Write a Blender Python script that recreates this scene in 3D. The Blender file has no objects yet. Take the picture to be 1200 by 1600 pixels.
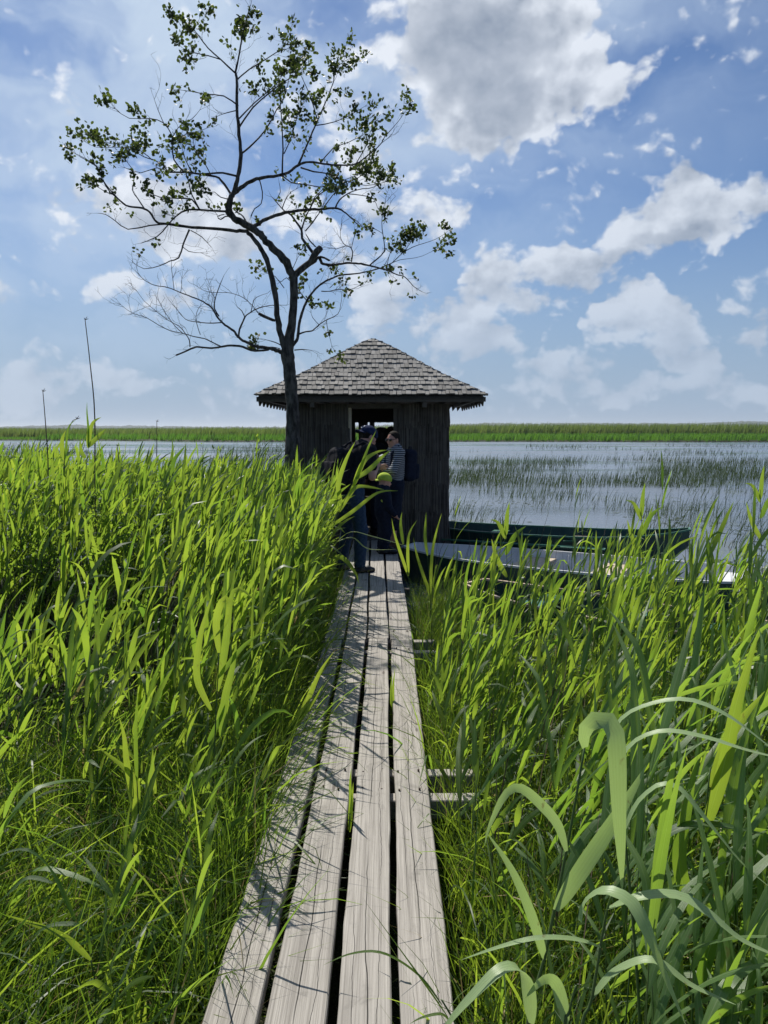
import bpy, bmesh, math, random
import numpy as np
from mathutils import Vector, Matrix
R = math.radians
rng = np.random.default_rng(7)
random.seed(7)
scene = bpy.context.scene
COL = scene.collection
# ------------------------------------------------------------------ camera
F = 1202.0; HORIZ = 672.0; PITCH = math.atan((800 - HORIZ) / F); CAMZ = 1.6
def at(px, py, Y):
    """a point seen at (px,py) in the photo, standing Y metres ahead"""
    u = (px - 600) / F; v = (800 - py) / F
    cp, sp = math.cos(PITCH), math.sin(PITCH)
    d = Y / (cp + v * sp)
    return Vector((u * d, Y, CAMZ + d * (v * cp - sp)))
def gnd(px, py, z=0.0):
    u = (px - 600) / F; v = (800 - py) / F
    cp, sp = math.cos(PITCH), math.sin(PITCH)
    d = (z - CAMZ) / (v * cp - sp)
    return Vector((u * d, d * (cp + v * sp), z))
cam_d = bpy.data.cameras.new("camera"); cam = bpy.data.objects.new("camera", cam_d); COL.objects.link(cam)
cam.location = (0, 0, CAMZ); cam.rotation_euler = (math.pi / 2 - PITCH, 0, 0)
cam_d.sensor_fit = 'VERTICAL'; cam_d.sensor_height = 24; cam_d.sensor_width = 18; cam_d.lens = 24 * F / 1600
cam_d.clip_start = 0.05; cam_d.clip_end = 20000
scene.camera = cam
scene.view_settings.view_transform = 'Standard'; scene.view_settings.look = 'None'
scene.view_settings.exposure = 0.14; scene.view_settings.gamma = 1
scene.cycles.max_bounces = 8; scene.cycles.diffuse_bounces = 3; scene.cycles.glossy_bounces = 3
scene.cycles.transmission_bounces = 5; scene.cycles.transparent_max_bounces = 6
scene.cycles.caustics_reflective = False; scene.cycles.caustics_refractive = False
scene.cycles.sample_clamp_indirect = 4
# ------------------------------------------------------------------ object helpers
def tag(o, label=None, cat=None, group=None, kind=None):
    if label: o['label'] = label
    if cat: o['category'] = cat
    if group: o['group'] = group
    if kind: o['kind'] = kind
    return o
def empty(name, loc=(0, 0, 0), rz=0.0):
    o = bpy.data.objects.new(name, None); COL.objects.link(o)
    o.location = loc; o.rotation_euler = (0, 0, rz); o.empty_display_size = 0.1
    return o
def link(name, me, mat=None, parent=None, loc=None):
    o = bpy.data.objects.new(name, me); COL.objects.link(o)
    if mat is not None:
        for m in (mat if isinstance(mat, (list, tuple)) else [mat]): me.materials.append(m)
    if parent is not None: o.parent = parent
    if loc is not None: o.location = loc
    return o
def mesh_np(name, V, Q=None, T=None, var=None, smooth=True, midx=None):
    V = np.asarray(V, np.float32).reshape(-1, 3)
    me = bpy.data.meshes.new(name)
    nq = 0 if Q is None else len(Q); nt = 0 if T is None else len(T)
    me.vertices.add(len(V)); me.vertices.foreach_set('co', V.ravel())
    me.loops.add(nq * 4 + nt * 3); me.polygons.add(nq + nt)
    li = []; ls = []
    if nq: li.append(np.asarray(Q, np.int32).ravel()); ls.append(np.arange(nq) * 4)
    if nt: li.append(np.asarray(T, np.int32).ravel()); ls.append(nq * 4 + np.arange(nt) * 3)
    me.loops.foreach_set('vertex_index', np.concatenate(li))
    me.polygons.foreach_set('loop_start', np.concatenate(ls).astype(np.int32))
    if midx is not None: me.polygons.foreach_set('material_index', np.asarray(midx, np.int32))
    me.update(calc_edges=True)
    me.polygons.foreach_set('use_smooth', np.full(nq + nt, smooth))
    if var is not None:
        a = me.attributes.new('var', 'FLOAT', 'POINT'); a.data.foreach_set('value', np.asarray(var, np.float32))
    me.validate(verbose=False)
    return me
class MB:
    """collects solid pieces into one mesh"""
    def __init__(s): s.V = []; s.F = []; s.M = []; s.n = 0
    def add(s, V, Fc, m=0):
        s.V += [tuple(v) for v in V]; s.F += [tuple(i + s.n for i in f) for f in Fc]; s.M += [m] * len(Fc); s.n += len(V); return s
    def box(s, c, size, rot=None, m=0, taper=None):
        c = Vector(c); hx, hy, hz = [a / 2 for a in size]
        P = [Vector((x, y, z)) for z in (-hz, hz) for (x, y) in ((-hx, -hy), (hx, -hy), (hx, hy), (-hx, hy))]
        if taper: P = [Vector((p.x * (taper if p.z > 0 else 1), p.y * (taper if p.z > 0 else 1), p.z)) for p in P]
        if rot is not None: P = [rot @ p for p in P]
        return s.add([p + c for p in P], [(0, 3, 2, 1), (4, 5, 6, 7), (0, 1, 5, 4), (1, 2, 6, 5), (2, 3, 7, 6), (3, 0, 4, 7)], m)
    def tube(s, pts, rad, n=6, m=0, cap=True):
        pts = [Vector(p) for p in pts]
        if not hasattr(rad, '__len__'): rad = [rad] * len(pts)
        V = []; Fc = []; ref = None
        for i, p in enumerate(pts):
            t = (pts[min(i + 1, len(pts) - 1)] - pts[max(i - 1, 0)]).normalized()
            if ref is None: ref = Vector((1, 0, 0)) if abs(t.x) < .9 else Vector((0, 1, 0))
            u = (ref - t * ref.dot(t)).normalized(); w = t.cross(u); ref = u
            for k in range(n):
                a = 2 * math.pi * k / n
                V.append(p + (u * math.cos(a) + w * math.sin(a)) * rad[i])
        for i in range(len(pts) - 1):
            for k in range(n):
                a = i * n + k; b = i * n + (k + 1) % n
                Fc.append((a, b, b + n, a + n))
        if cap: Fc.append(tuple(range(n - 1, -1, -1))); Fc.append(tuple(range(len(V) - n, len(V))))
        return s.add(V, Fc, m)
    def build(s, name, mat, parent=None, loc=None, smooth=False, bevel=0):
        me = bpy.data.meshes.new(name); me.from_pydata(s.V, [], s.F); me.update()
        me.polygons.foreach_set('material_index', s.M)
        if smooth: me.polygons.foreach_set('use_smooth', [True] * len(me.polygons))
        if bevel:
            bm = bmesh.new(); bm.from_mesh(me)
            bmesh.ops.bevel(bm, geom=list(bm.edges), offset=bevel, segments=1, affect='EDGES', clamp_overlap=True)
            bm.to_mesh(me); bm.free()
        return link(name, me, mat, parent, loc)
# ------------------------------------------------------------------ node helper
class NT:
    def __init__(s, tree): s.t = tree; s.n = tree.nodes; s.l = tree.links
    def _in(s, sock, v):
        if v is None: return
        if isinstance(v, bpy.types.NodeSocket): s.l.new(v, sock)
        else: sock.default_value = v
    def node(s, typ, ins=None, **kw):
        nd = s.n.new(typ)
        for k, v in kw.items(): setattr(nd, k, v)
        for k, v in (ins or {}).items(): s._in(nd.inputs[k], v)
        return nd
    def m(s, op, a, b=None, c=None, clamp=False):
        nd = s.node('ShaderNodeMath', {0: a, 1: b, 2: c}, operation=op, use_clamp=clamp); return nd.outputs[0]
    def vm(s, op, a, b=None, out=0):
        nd = s.node('ShaderNodeVectorMath', {0: a, 1: b}, operation=op); return nd.outputs[out]
    def noise(s, vec, scale, detail=3, rough=.5, dist=0.0, out='Fac', dims='3D'):
        nd = s.node('ShaderNodeTexNoise', {'Vector': vec, 'Scale': scale, 'Detail': detail, 'Roughness': rough, 'Distortion': dist}, noise_dimensions=dims)
        return nd.outputs[out]
    def mix(s, f, a, b, blend='MIX'):
        nd = s.node('ShaderNodeMix', None, data_type='RGBA', blend_type=blend)
        s._in(nd.inputs[0], f)
        for i, v in ((6, a), (7, b)):
            if isinstance(v, (tuple, list)) and len(v) == 3: v = (*v, 1)
            s._in(nd.inputs[i], v)
        return nd.outputs[2]
    def ramp(s, f, lo, hi, a=0.0, b=1.0, smooth=True):
        nd = s.node('ShaderNodeMapRange', {0: f, 1: lo, 2: hi, 3: a, 4: b}); nd.interpolation_type = 'SMOOTHSTEP' if smooth else 'LINEAR'
        return nd.outputs[0]
    def mapping(s, vec, scale=(1, 1, 1), loc=(0, 0, 0)):
        return s.node('ShaderNodeMapping', {'Vector': vec, 'Scale': scale, 'Location': loc}).outputs[0]
def new_mat(name):
    m = bpy.data.materials.new(name); m.use_nodes = True; t = NT(m.node_tree); t.n.clear()
    out = t.node('ShaderNodeOutputMaterial'); return m, t, out
def principled(t, col, rough=.6, spec=.5, normal=None, metal=0):
    if isinstance(col, (tuple, list)) and len(col) == 3: col = (*col, 1)
    nd = t.node('ShaderNodeBsdfPrincipled', {'Base Color': col, 'Roughness': rough, 'Specular IOR Level': spec, 'Metallic': metal})
    if normal is not None: t._in(nd.inputs['Normal'], normal)
    return nd
def bump(t, h, strength=.3, dist=.01):
    return t.node('ShaderNodeBump', {'Height': h, 'Strength': strength, 'Distance': dist}).outputs[0]
def simple(name, c1, c2, scale=8, rough=.7, spec=.4, bmp=.2, bdist=.005, stretch=(1, 1, 1), detail=4):
    """two-tone noisy material with relief"""
    m, t, out = new_mat(name)
    co = t.node('ShaderNodeTexCoord').outputs['Object']
    v = t.mapping(co, stretch)
    n = t.noise(v, scale, detail, .6)
    c = t.mix(t.ramp(n, .3, .7), c1, c2)
    b = principled(t, c, rough, spec, bump(t, t.noise(v, scale * 4, 3), bmp, bdist))
    t.l.new(b.outputs[0], out.inputs[0]); return m
def leaf_mat(name, lo, hi, tlo, thi, fac=.5, rough=.42, spec=.5, vein=0.0):
    """thin leaf: reflects and lets sunlight through; hue varies from leaf to leaf"""
    m, t, out = new_mat(name)
    v = t.node('ShaderNodeAttribute', None, attribute_name='var').outputs['Fac']
    co = t.node('ShaderNodeTexCoord').outputs['Object']
    n = t.noise(co, 9, 2)
    f = t.m('ADD', t.m('MULTIPLY', v, .75), t.m('MULTIPLY', t.m('SUBTRACT', n, .25), .5), clamp=True)
    c = t.mix(f, lo, hi); tc = t.mix(f, tlo, thi)
    if vein:                                  # rust spots and browned patches
        spot = t.m('MULTIPLY', t.ramp(t.noise(t.mapping(co, (1, 1, .5)), 45, 3, .6), .64, .74), .6); c = t.mix(spot, c, (.20, .15, .06)); tc = t.mix(spot, tc, (.22, .15, .04))
    dry = t.ramp(v, .955, .975); c = t.mix(dry, c, (.30, .24, .12)); tc = t.mix(dry, tc, (.35, .28, .12))
    nrm = None
    if vein:                                  # parallel veins and a pale midrib, following each leaf
        acr = t.node('ShaderNodeAttribute', None, attribute_name='acr').outputs['Fac']; has = t.m('GREATER_THAN', acr, .5)
        sv_ = t.m('SINE', t.m('MULTIPLY', acr, 46.0)); sv2 = t.m('SINE', t.m('MULTIPLY', acr, 17.0))
        k = t.m('MULTIPLY', t.m('MULTIPLY_ADD', sv_, .5, t.m('MULTIPLY', sv2, .4)), t.m('MULTIPLY', has, vein))
        c = t.mix(t.m('ADD', k, .5, clamp=True), t.vm('SCALE', c) if False else t.mix(1.0, c, (.72, .74, .70), 'MULTIPLY'), t.mix(1.0, c, (1.25, 1.2, 1.25), 'MULTIPLY'))
        mid = t.m('MULTIPLY', t.ramp(t.m('ABSOLUTE', t.m('SUBTRACT', acr, 2.0)), .03, .10, 1, 0), has)
        c = t.mix(t.m('MULTIPLY', mid, .5), c, (.34, .42, .22)); nrm = bump(t, k, .5, .001)
    b = principled(t, c, rough, spec, nrm)
    tr = t.node('ShaderNodeBsdfTranslucent', {'Color': tc})
    mx = t.node('ShaderNodeMixShader', {0: fac, 1: b.outputs[0], 2: tr.outputs[0]})
    t.l.new(mx.outputs[0], out.inputs[0]); return m
# ------------------------------------------------------------------ sun and sky
SUN_AZ = R(-25); SUN_EL = R(53)       # azimuth measured from +Y towards +X
sun_dir = Vector((math.sin(SUN_AZ) * math.cos(SUN_EL), math.cos(SUN_AZ) * math.cos(SUN_EL), math.sin(SUN_EL)))
sd = bpy.data.lights.new("sun", 'SUN'); sd.energy = 5.0; sd.angle = R(.5); sd.color = (1, .95, .86)
so = bpy.data.objects.new("sun", sd); COL.objects.link(so); so.location = (0, 0, 30)
so.rotation_euler = (-sun_dir).to_track_quat('-Z', 'Y').to_euler()
world = bpy.data.worlds.new("World"); scene.world = world; world.use_nodes = True
w = NT(world.node_tree); w.n.clear()
SKY_STRENGTH = .10
sky = w.node('ShaderNodeTexSky', None, sky_type='NISHITA', sun_disc=False, sun_elevation=SUN_EL, sun_rotation=SUN_AZ,
             altitude=0, air_density=1.0, dust_density=.6, ozone_density=2.2)
dirv = w.node('ShaderNodeTexCoord').outputs['Generated']
sep = w.node('ShaderNodeSeparateXYZ', {0: dirv}).outputs
az = w.m('ARCTAN2', sep[0], sep[1]); el = w.m('ARCSINE', sep[2])
def px_dir(px, py):
    v = at(px, py, 100.0) - Vector((0, 0, CAMZ)); v.normalize()
    return math.atan2(v.x, v.y), math.asin(v.z)
# warped coordinates so that the outlines billow
p0 = w.node('ShaderNodeCombineXYZ', {0: az, 1: w.m('MULTIPLY', el, 1.0), 2: 0.0}).outputs[0]
nz = w.node('ShaderNodeTexNoise', {'Vector': p0, 'Scale': 9.0, 'Detail': 4.0, 'Roughness': .55}, noise_dimensions='2D').outputs['Color']
warp = w.vm('MULTIPLY', w.vm('SUBTRACT', nz, (.5, .5, .5)), (.15, .10, 0))
p = w.vm('ADD', p0, warp)
BLOBS = [ # photo px: x, y, rx, ry, thickness
 (790, 70, 175, 125, 1.5), (905, 125, 110, 78, 1.25), (770, 165, 130, 85, 1.4), (710, 15, 110, 70, 1.1), (680, 200, 70, 45, .75), (885, 228, 34, 18, .55),
 (1085, 322, 112, 66, 1.45), (1000, 352, 80, 52, 1.1), (915, 415, 105, 52, 1.0), (780, 430, 95, 62, 1.15), (840, 480, 120, 44, .85), (955, 440, 100, 45, .6),
 (1018, 492, 70, 52, 1.3), (958, 530, 48, 32, .85), (1065, 565, 62, 36, .85), (1190, 508, 52, 42, .95), (1150, 465, 40, 22, .6),
 (670, 500, 130, 62, .95), (600, 470, 90, 55, .8), (720, 545, 95, 42, .7), (640, 340, 120, 50, .75), (560, 400, 70, 60, .5),
 (235, 335, 125, 66, 1.0), (330, 345, 110, 62, 1.0), (430, 320, 90, 60, .8), (165, 448, 55, 28, .85), (265, 470, 85, 34, .75), (200, 300, 60, 30, .6),
 (90, 560, 95, 40, .8), (150, 600, 130, 40, .75), (20, 595, 90, 50, .8), (350, 600, 130, 42, .8), (290, 570, 60, 24, .6), (500, 600, 110, 40, .6),
 (870, 595, 90, 30, .8), (1000, 612, 130, 32, .9), (1140, 600, 110, 34, .75), (760, 620, 120, 26, .6), (1130, 560, 26, 18, .5),
 (560, 70, 130, 110, .62), (610, 255, 150, 55, .6), (480, 160, 110, 90, .5), (1100, 590, 60, 26, .7),
 (-150, 480, 140, 60, 1), (-260, 200, 200, 120, 1.2), (1400, 420, 130, 70, 1.1), (1500, 180, 200, 90, 1.1), (1330, 560, 90, 50, 1), (420, -260, 300, 140, 1.3), (950, -330, 220, 100, 1.3),
]
acc = None
for (bx, by, rx, ry, th) in BLOBS:
    a0, e0 = px_dir(bx, by); a1, _ = px_dir(bx + rx, by); _, e1 = px_dir(bx, by - ry)
    d = w.vm('MULTIPLY', w.vm('SUBTRACT', p, (a0, e0, 0)), (1 / (a1 - a0), 1 / (e1 - e0), 0))
    q = w.vm('DOT_PRODUCT', d, d, out=1)
    val = w.m('MAXIMUM', w.m('MULTIPLY_ADD', q, -th * .62, th), 0.0)
    acc = val if acc is None else w.m('SMOOTH_MAX', acc, val, .35)
def fbm(vec, sc, det, ro, off=(0, 0, 0)):
    return w.node('ShaderNodeTexNoise', {'Vector': w.vm('ADD', vec, off), 'Scale': sc, 'Detail': det, 'Roughness': ro}, noise_dimensions='2D').outputs['Fac']
ps = w.vm('MULTIPLY', p0, (1.0, 1.35, 0))
n1 = fbm(ps, 11, 9, .54); LOFF = (-.014, .020, 0)
n3 = fbm(ps, 11, 5, .50); n2 = fbm(ps, 11, 5, .50, LOFF)
vor = w.node('ShaderNodeTexVoronoi', {'Vector': w.vm('ADD', ps, w.vm('MULTIPLY', w.vm('SUBTRACT', nz, (.5, .5, .5)), (.06, .06, 0))), 'Scale': 34.0, 'Detail': 2.0}, voronoi_dimensions='2D', feature='SMOOTH_F1').outputs['Distance']
namp = w.ramp(acc, .0, .45, .55, 1.5)
dens = w.m('ADD', w.m('MULTIPLY_ADD', w.m('SUBTRACT', n1, .5), namp, acc), w.m('MULTIPLY', w.m('SUBTRACT', .42, vor), .55))
alpha = w.ramp(dens, .28, .68)
grey = None
for (bx, by, rx, ry, th) in [(735, 70, 150, 120, 1.0), (770, 165, 100, 75, .95), (900, 150, 90, 45, .45), (1065, 362, 95, 30, .75), (960, 400, 80, 26, .4), (690, 470, 90, 40, .65), (790, 475, 110, 34, .6), (900, 455, 90, 30, .45),
        (700, 545, 110, 40, .6), (1040, 540, 60, 30, .5), (1200, 530, 60, 26, .5), (235, 360, 90, 36, .5), (350, 375, 90, 36, .45), (420, 330, 60, 40, .3), (170, 470, 60, 20, .35), (100, 590, 110, 34, .4), (350, 620, 120, 30, .4), (430, -200, 250, 120, .9)]:
    a0, e0 = px_dir(bx, by); a1, _ = px_dir(bx + rx, by); _, e1 = px_dir(bx, by - ry)
    d = w.vm('MULTIPLY', w.vm('SUBTRACT', p, (a0, e0, 0)), (1 / (a1 - a0), 1 / (e1 - e0), 0))
    val = w.m('MULTIPLY', w.ramp(w.vm('DOT_PRODUCT', d, d, out=1), .0, 1.25, 1, 0), th)
    grey = val if grey is None else w.m('MAXIMUM', grey, val)
thick = w.m('ADD', w.m('MULTIPLY', grey, .90), w.m('MULTIPLY', w.ramp(w.m('MULTIPLY_ADD', dens, .45, w.m('MULTIPLY', acc, .60)), .35, 1.85), .26))
relief = w.m('ADD', w.m('MULTIPLY', w.m('SUBTRACT', n3, n2), w.ramp(grey, .2, .9, 3.9, 1.3)), w.m('MULTIPLY', w.m('SUBTRACT', .40, vor), .35))
# high thin veils, streaky, more of them towards the sun
sv = w.vm('MULTIPLY', w.vm('ADD', p0, w.vm('MULTIPLY', w.vm('SUBTRACT', nz, (.5, .5, .5)), (.18, .10, 0))), (1.0, 2.6, 0))
veil_n = fbm(sv, 3.4, 4, .5, (3.1, 1.7, 0))
sunprox = w.vm('DOT_PRODUCT', dirv, tuple(sun_dir), out=1)
veil = w.m('MULTIPLY', w.ramp(veil_n, .26, .70), w.ramp(sunprox, .55, .90, .0, 1.0))
# pale band of haze near the horizon
hz = w.ramp(el, .0, .30, .88, 0.0)
K = 1 / SKY_STRENGTH
def kc(r, g, b, s=1.0): return (r * K * s, g * K * s, b * K * s, 1)
tint = w.mix(1.0, sky.outputs[0], (.50, .62, .78, 1), 'MULTIPLY')
skycol = w.mix(hz, tint, kc(.28, .385, .54))
skycol = w.mix(veil, skycol, kc(.50, .61, .76))
lit = w.mix(w.ramp(sunprox, .45, .95), kc(.60, .66, .75), kc(.78, .82, .89))
dark = kc(.10, .155, .25)
shade = w.ramp(w.m('SUBTRACT', thick, relief), -.15, 2.0, smooth=False)
ccol = w.mix(shade, lit, dark)
lowhaze = w.ramp(el, .02, .26, .62, 0.0)
ccol = w.mix(lowhaze, ccol, kc(.41, .50, .64))
al = w.m('MULTIPLY', alpha, w.ramp(el, .0, .2, .6, .95))
final = w.mix(al, skycol, ccol)
below = w.ramp(sep[2], -.02, 0, 0, 1)
final = w.mix(below, kc(.10, .13, .12), final)
bg = w.node('ShaderNodeBackground', {'Color': final, 'Strength': SKY_STRENGTH})
wo = w.node('ShaderNodeOutputWorld'); w.l.new(bg.outputs[0], wo.inputs[0])
world.cycles.sampling_method = 'MANUAL'; world.cycles.sample_map_resolution = 512
# ------------------------------------------------------------------ materials
M = {}
M['reed_leaf'] = leaf_mat('reed leaf', (.030, .078, .026), (.085, .150, .042), (.13, .30, .026), (.54, .68, .060), .53, .42, .5, .5)
M['reed_leaf_pale'] = leaf_mat('pale reed leaf', (.26, .38, .17), (.34, .46, .23), (.40, .58, .14), (.52, .70, .20), .40, .36, .6, .35)
M['reed_leaf_mixed'] = leaf_mat('broad reed leaf', (.055, .12, .035), (.17, .27, .10), (.18, .36, .03), (.46, .64, .07), .48, .38, .6, .4)
M['reed_stalk'] = leaf_mat('reed stalk', (.07, .13, .035), (.13, .18, .05), (.2, .3, .03), (.3, .4, .04), .15, .5)
M['grass'] = leaf_mat('grass blade', (.030, .070, .016), (.095, .160, .035), (.10, .23, .015), (.38, .52, .040), .48, .42)
M['shrub_leaf'] = leaf_mat('willow leaf', (.045, .10, .025), (.08, .15, .035), (.2, .36, .03), (.4, .55, .05), .5, .6, .25)
M['tree_leaf'] = leaf_mat('alder leaf', (.030, .044, .022), (.054, .072, .032), (.05, .085, .014), (.17, .23, .03), .36, .5, .3)
M['rush'] = leaf_mat('rush blade', (.035, .05, .022), (.06, .085, .03), (.06, .09, .02), (.11, .17, .03), .3, .5)
M['far_reed'] = leaf_mat('distant reed', (.095, .15, .045), (.19, .24, .085), (.14, .24, .03), (.30, .38, .08), .42, .6, .2)
M['far_sedge'] = leaf_mat('distant sedge', (.06, .16, .025), (.095, .21, .04), (.13, .31, .02), (.20, .42, .04), .42, .6, .2)
M['far_tree'] = simple('distant woodland', (.025, .04, .025), (.04, .06, .03), .02, .9, .1)
M['dead'] = simple('dead stalk', (.10, .075, .05), (.20, .15, .10), 20, .8, .2)
M['straw'] = simple('dry straw', (.26, .21, .13), (.42, .36, .24), 20, .8, .2)
M['bark'] = simple('alder bark', (.028, .024, .021), (.15, .135, .12), 22, .9, .2, 1.0, .02, (1, 1, .35), 6)
M['twig'] = simple('twig bark', (.020, .017, .016), (.045, .038, .034), 20, .85, .2)
def wood(name, cA, cB, crack=True, scale=1.0):
    m, t, out = new_mat(name)
    co = t.node('ShaderNodeTexCoord').outputs['Object']
    rnd = t.node('ShaderNodeObjectInfo').outputs['Random']
    off = t.node('ShaderNodeCombineXYZ', {0: t.m('MULTIPLY', rnd, 7.3), 1: t.m('MULTIPLY', rnd, 31.0), 2: 0.0}).outputs[0]
    v = t.vm('ADD', co, off)
    g1 = t.noise(t.mapping(v, (60, .8, 60)), 1.0, 6, .66, .12)
    g2 = t.noise(t.mapping(v, (280, 2.2, 280)), 1.0, 5, .7)
    big = t.noise(t.mapping(v, (5, 1.3, 5)), 1.0, 5, .6)
    stain = t.noise(t.mapping(v, (9, 6, 9)), 1.0, 6, .65, 1.0)
    kn = t.node('ShaderNodeTexVoronoi', {'Vector': t.mapping(v, (9, 2.1, 1)), 'Scale': 1.0, 'Randomness': 1.0}, feature='F1').outputs['Distance']
    f = t.m('ADD', t.m('MULTIPLY', g1, .45), t.m('MULTIPLY', g2, .55))
    c = t.mix(t.ramp(f, .36, .62), cA, cB)
    c = t.mix(t.ramp(big, .40, .75, 0, .45), c, tuple(a * .55 for a in cB))
    c = t.mix(t.ramp(stain, .54, .72, 0, .62), c, tuple(a * .38 for a in cB))
    knot = t.ramp(kn, .05, .10, 1, 0); c = t.mix(t.m('MULTIPLY', knot, .75), c, (.07, .055, .045))
    h = f
    if crack:
        sx = t.node('ShaderNodeSeparateXYZ', {0: co}).outputs[0]
        for k, (ox, sc, wd) in enumerate(((.0, .55, .0013), (.038, 1.2, .0006), (-.04, .9, .0006))):
            wob = t.noise(t.mapping(v, (0.001, sc, 0), (k * 5, 0, 0)), 1.0, 5, .6)
            d = t.m('ABSOLUTE', t.m('SUBTRACT', t.m('SUBTRACT', sx, ox), t.m('MULTIPLY', t.m('SUBTRACT', wob, .5), .09)))
            pres = t.ramp(t.noise(t.mapping(v, (0.001, .8, 0), (k * 9 + 2, 0, 0)), 1.0, 1), .40, .50)
            ln = t.m('MULTIPLY', t.ramp(d, wd * .6, wd * 1.8, 1, 0), pres)
            c = t.mix(ln, c, (.012, .010, .009)); h = t.m('SUBTRACT', h, ln)
    b = principled(t, c, .78, .25, bump(t, h, .55, .004))
    t.l.new(b.outputs[0], out.inputs[0]); return m
M['plank'] = wood('weathered plank', (.20, .182, .162), (.43, .40, .36))
M['timber'] = wood('old timber', (.055, .048, .040), (.14, .12, .10), False)
M['seat_wood'] = wood('pale boat wood', (.42, .34, .25), (.62, .52, .40), False)
M['nail'] = simple('rusty nail', (.03, .018, .012), (.07, .04, .03), 60, .6, .5)
def shingle_mat():
    m, t, out = new_mat('weathered shingle')
    co = t.node('ShaderNodeTexCoord').outputs['Object']
    v = t.node('ShaderNodeAttribute', None, attribute_name='var').outputs['Fac']
    n = t.noise(co, 6, 5, .6); fine = t.noise(t.mapping(co, (60, 60, 18)), 1.0, 4, .6)
    c = t.mix(v, (.15, .143, .136), (.35, .338, .32))
    c = t.mix(t.ramp(n, .35, .7, 0, .5), c, (.17, .165, .15))
    c = t.mix(t.ramp(fine, .55, .75, 0, .6), c, (.06, .056, .052))
    b = principled(t, c, .85, .2, bump(t, fine, .6, .004)); t.l.new(b.outputs[0], out.inputs[0]); return m
M['shingle'] = shingle_mat()
M['thatch_wall'] = leaf_mat('reed matting', (.045, .039, .034), (.24, .21, .18), (.02, .02, .02), (.03, .03, .03), .02, .9, .1)
def water_mat():
    m, t, out = new_mat('lake water')
    co = t.node('ShaderNodeTexCoord').outputs['Object']
    n1 = t.noise(t.mapping(co, (1.0, 1.5, 1)), 2.6, 4, .6, .4)
    n2 = t.noise(t.mapping(co, (1.0, 1.8, 1)), 11, 3, .55)
    n3 = t.noise(t.mapping(co, (.35, 1.6, 1)), .07, 4, .6)
    h = t.m('ADD', t.m('MULTIPLY', n1, .75), t.m('MULTIPLY', n2, .25))
    scum = t.ramp(t.noise(t.mapping(co, (1, .6, 1)), .55, 6, .7), .52, .66)
    c = t.mix(scum, (.13, .155, .19), (.14, .165, .165))
    b = principled(t, c, t.ramp(n3, .38, .62, .05, .32), .8, bump(t, h, .36, .12)); b.inputs['IOR'].default_value = 1.36
    t.l.new(b.outputs[0], out.inputs[0]); return m
M['water'] = water_mat()
def ground_mat():
    m, t, out = new_mat('marsh ground')
    co = t.node('ShaderNodeTexCoord').outputs['Object']
    n = t.noise(co, 3, 6, .65); n2 = t.noise(co, 30, 4, .6)
    c = t.mix(t.ramp(n, .35, .65), (.020, .018, .012), (.035, .050, .018)); c = t.mix(t.ramp(n2, .5, .7, 0, .5), c, (.09, .075, .045))
    b = principled(t, c, .9, .2, bump(t, n2, .6, .03)); t.l.new(b.outputs[0], out.inputs[0]); return m
M['ground'] = ground_mat()
M['boat_green'] = simple('dark green boat paint', (.008, .040, .030), (.014, .060, .042), 5, .42, .5, .12, .004)
M['boat_green_lt'] = simple('mid green boat paint', (.035, .13, .085), (.05, .17, .11), 6, .5, .4, .1, .004)
M['boat_grey'] = simple('light grey boat paint', (.60, .61, .62), (.72, .73, .74), 4, .6, .3, .1, .004)
M['boat_dark'] = simple('boat inside in shade paint', (.008, .018, .015), (.015, .03, .024), 5, .6, .3)
M['boat_rail'] = simple('worn tan rail', (.40, .30, .21), (.62, .50, .38), 9, .7, .3, .3, .004)
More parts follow.
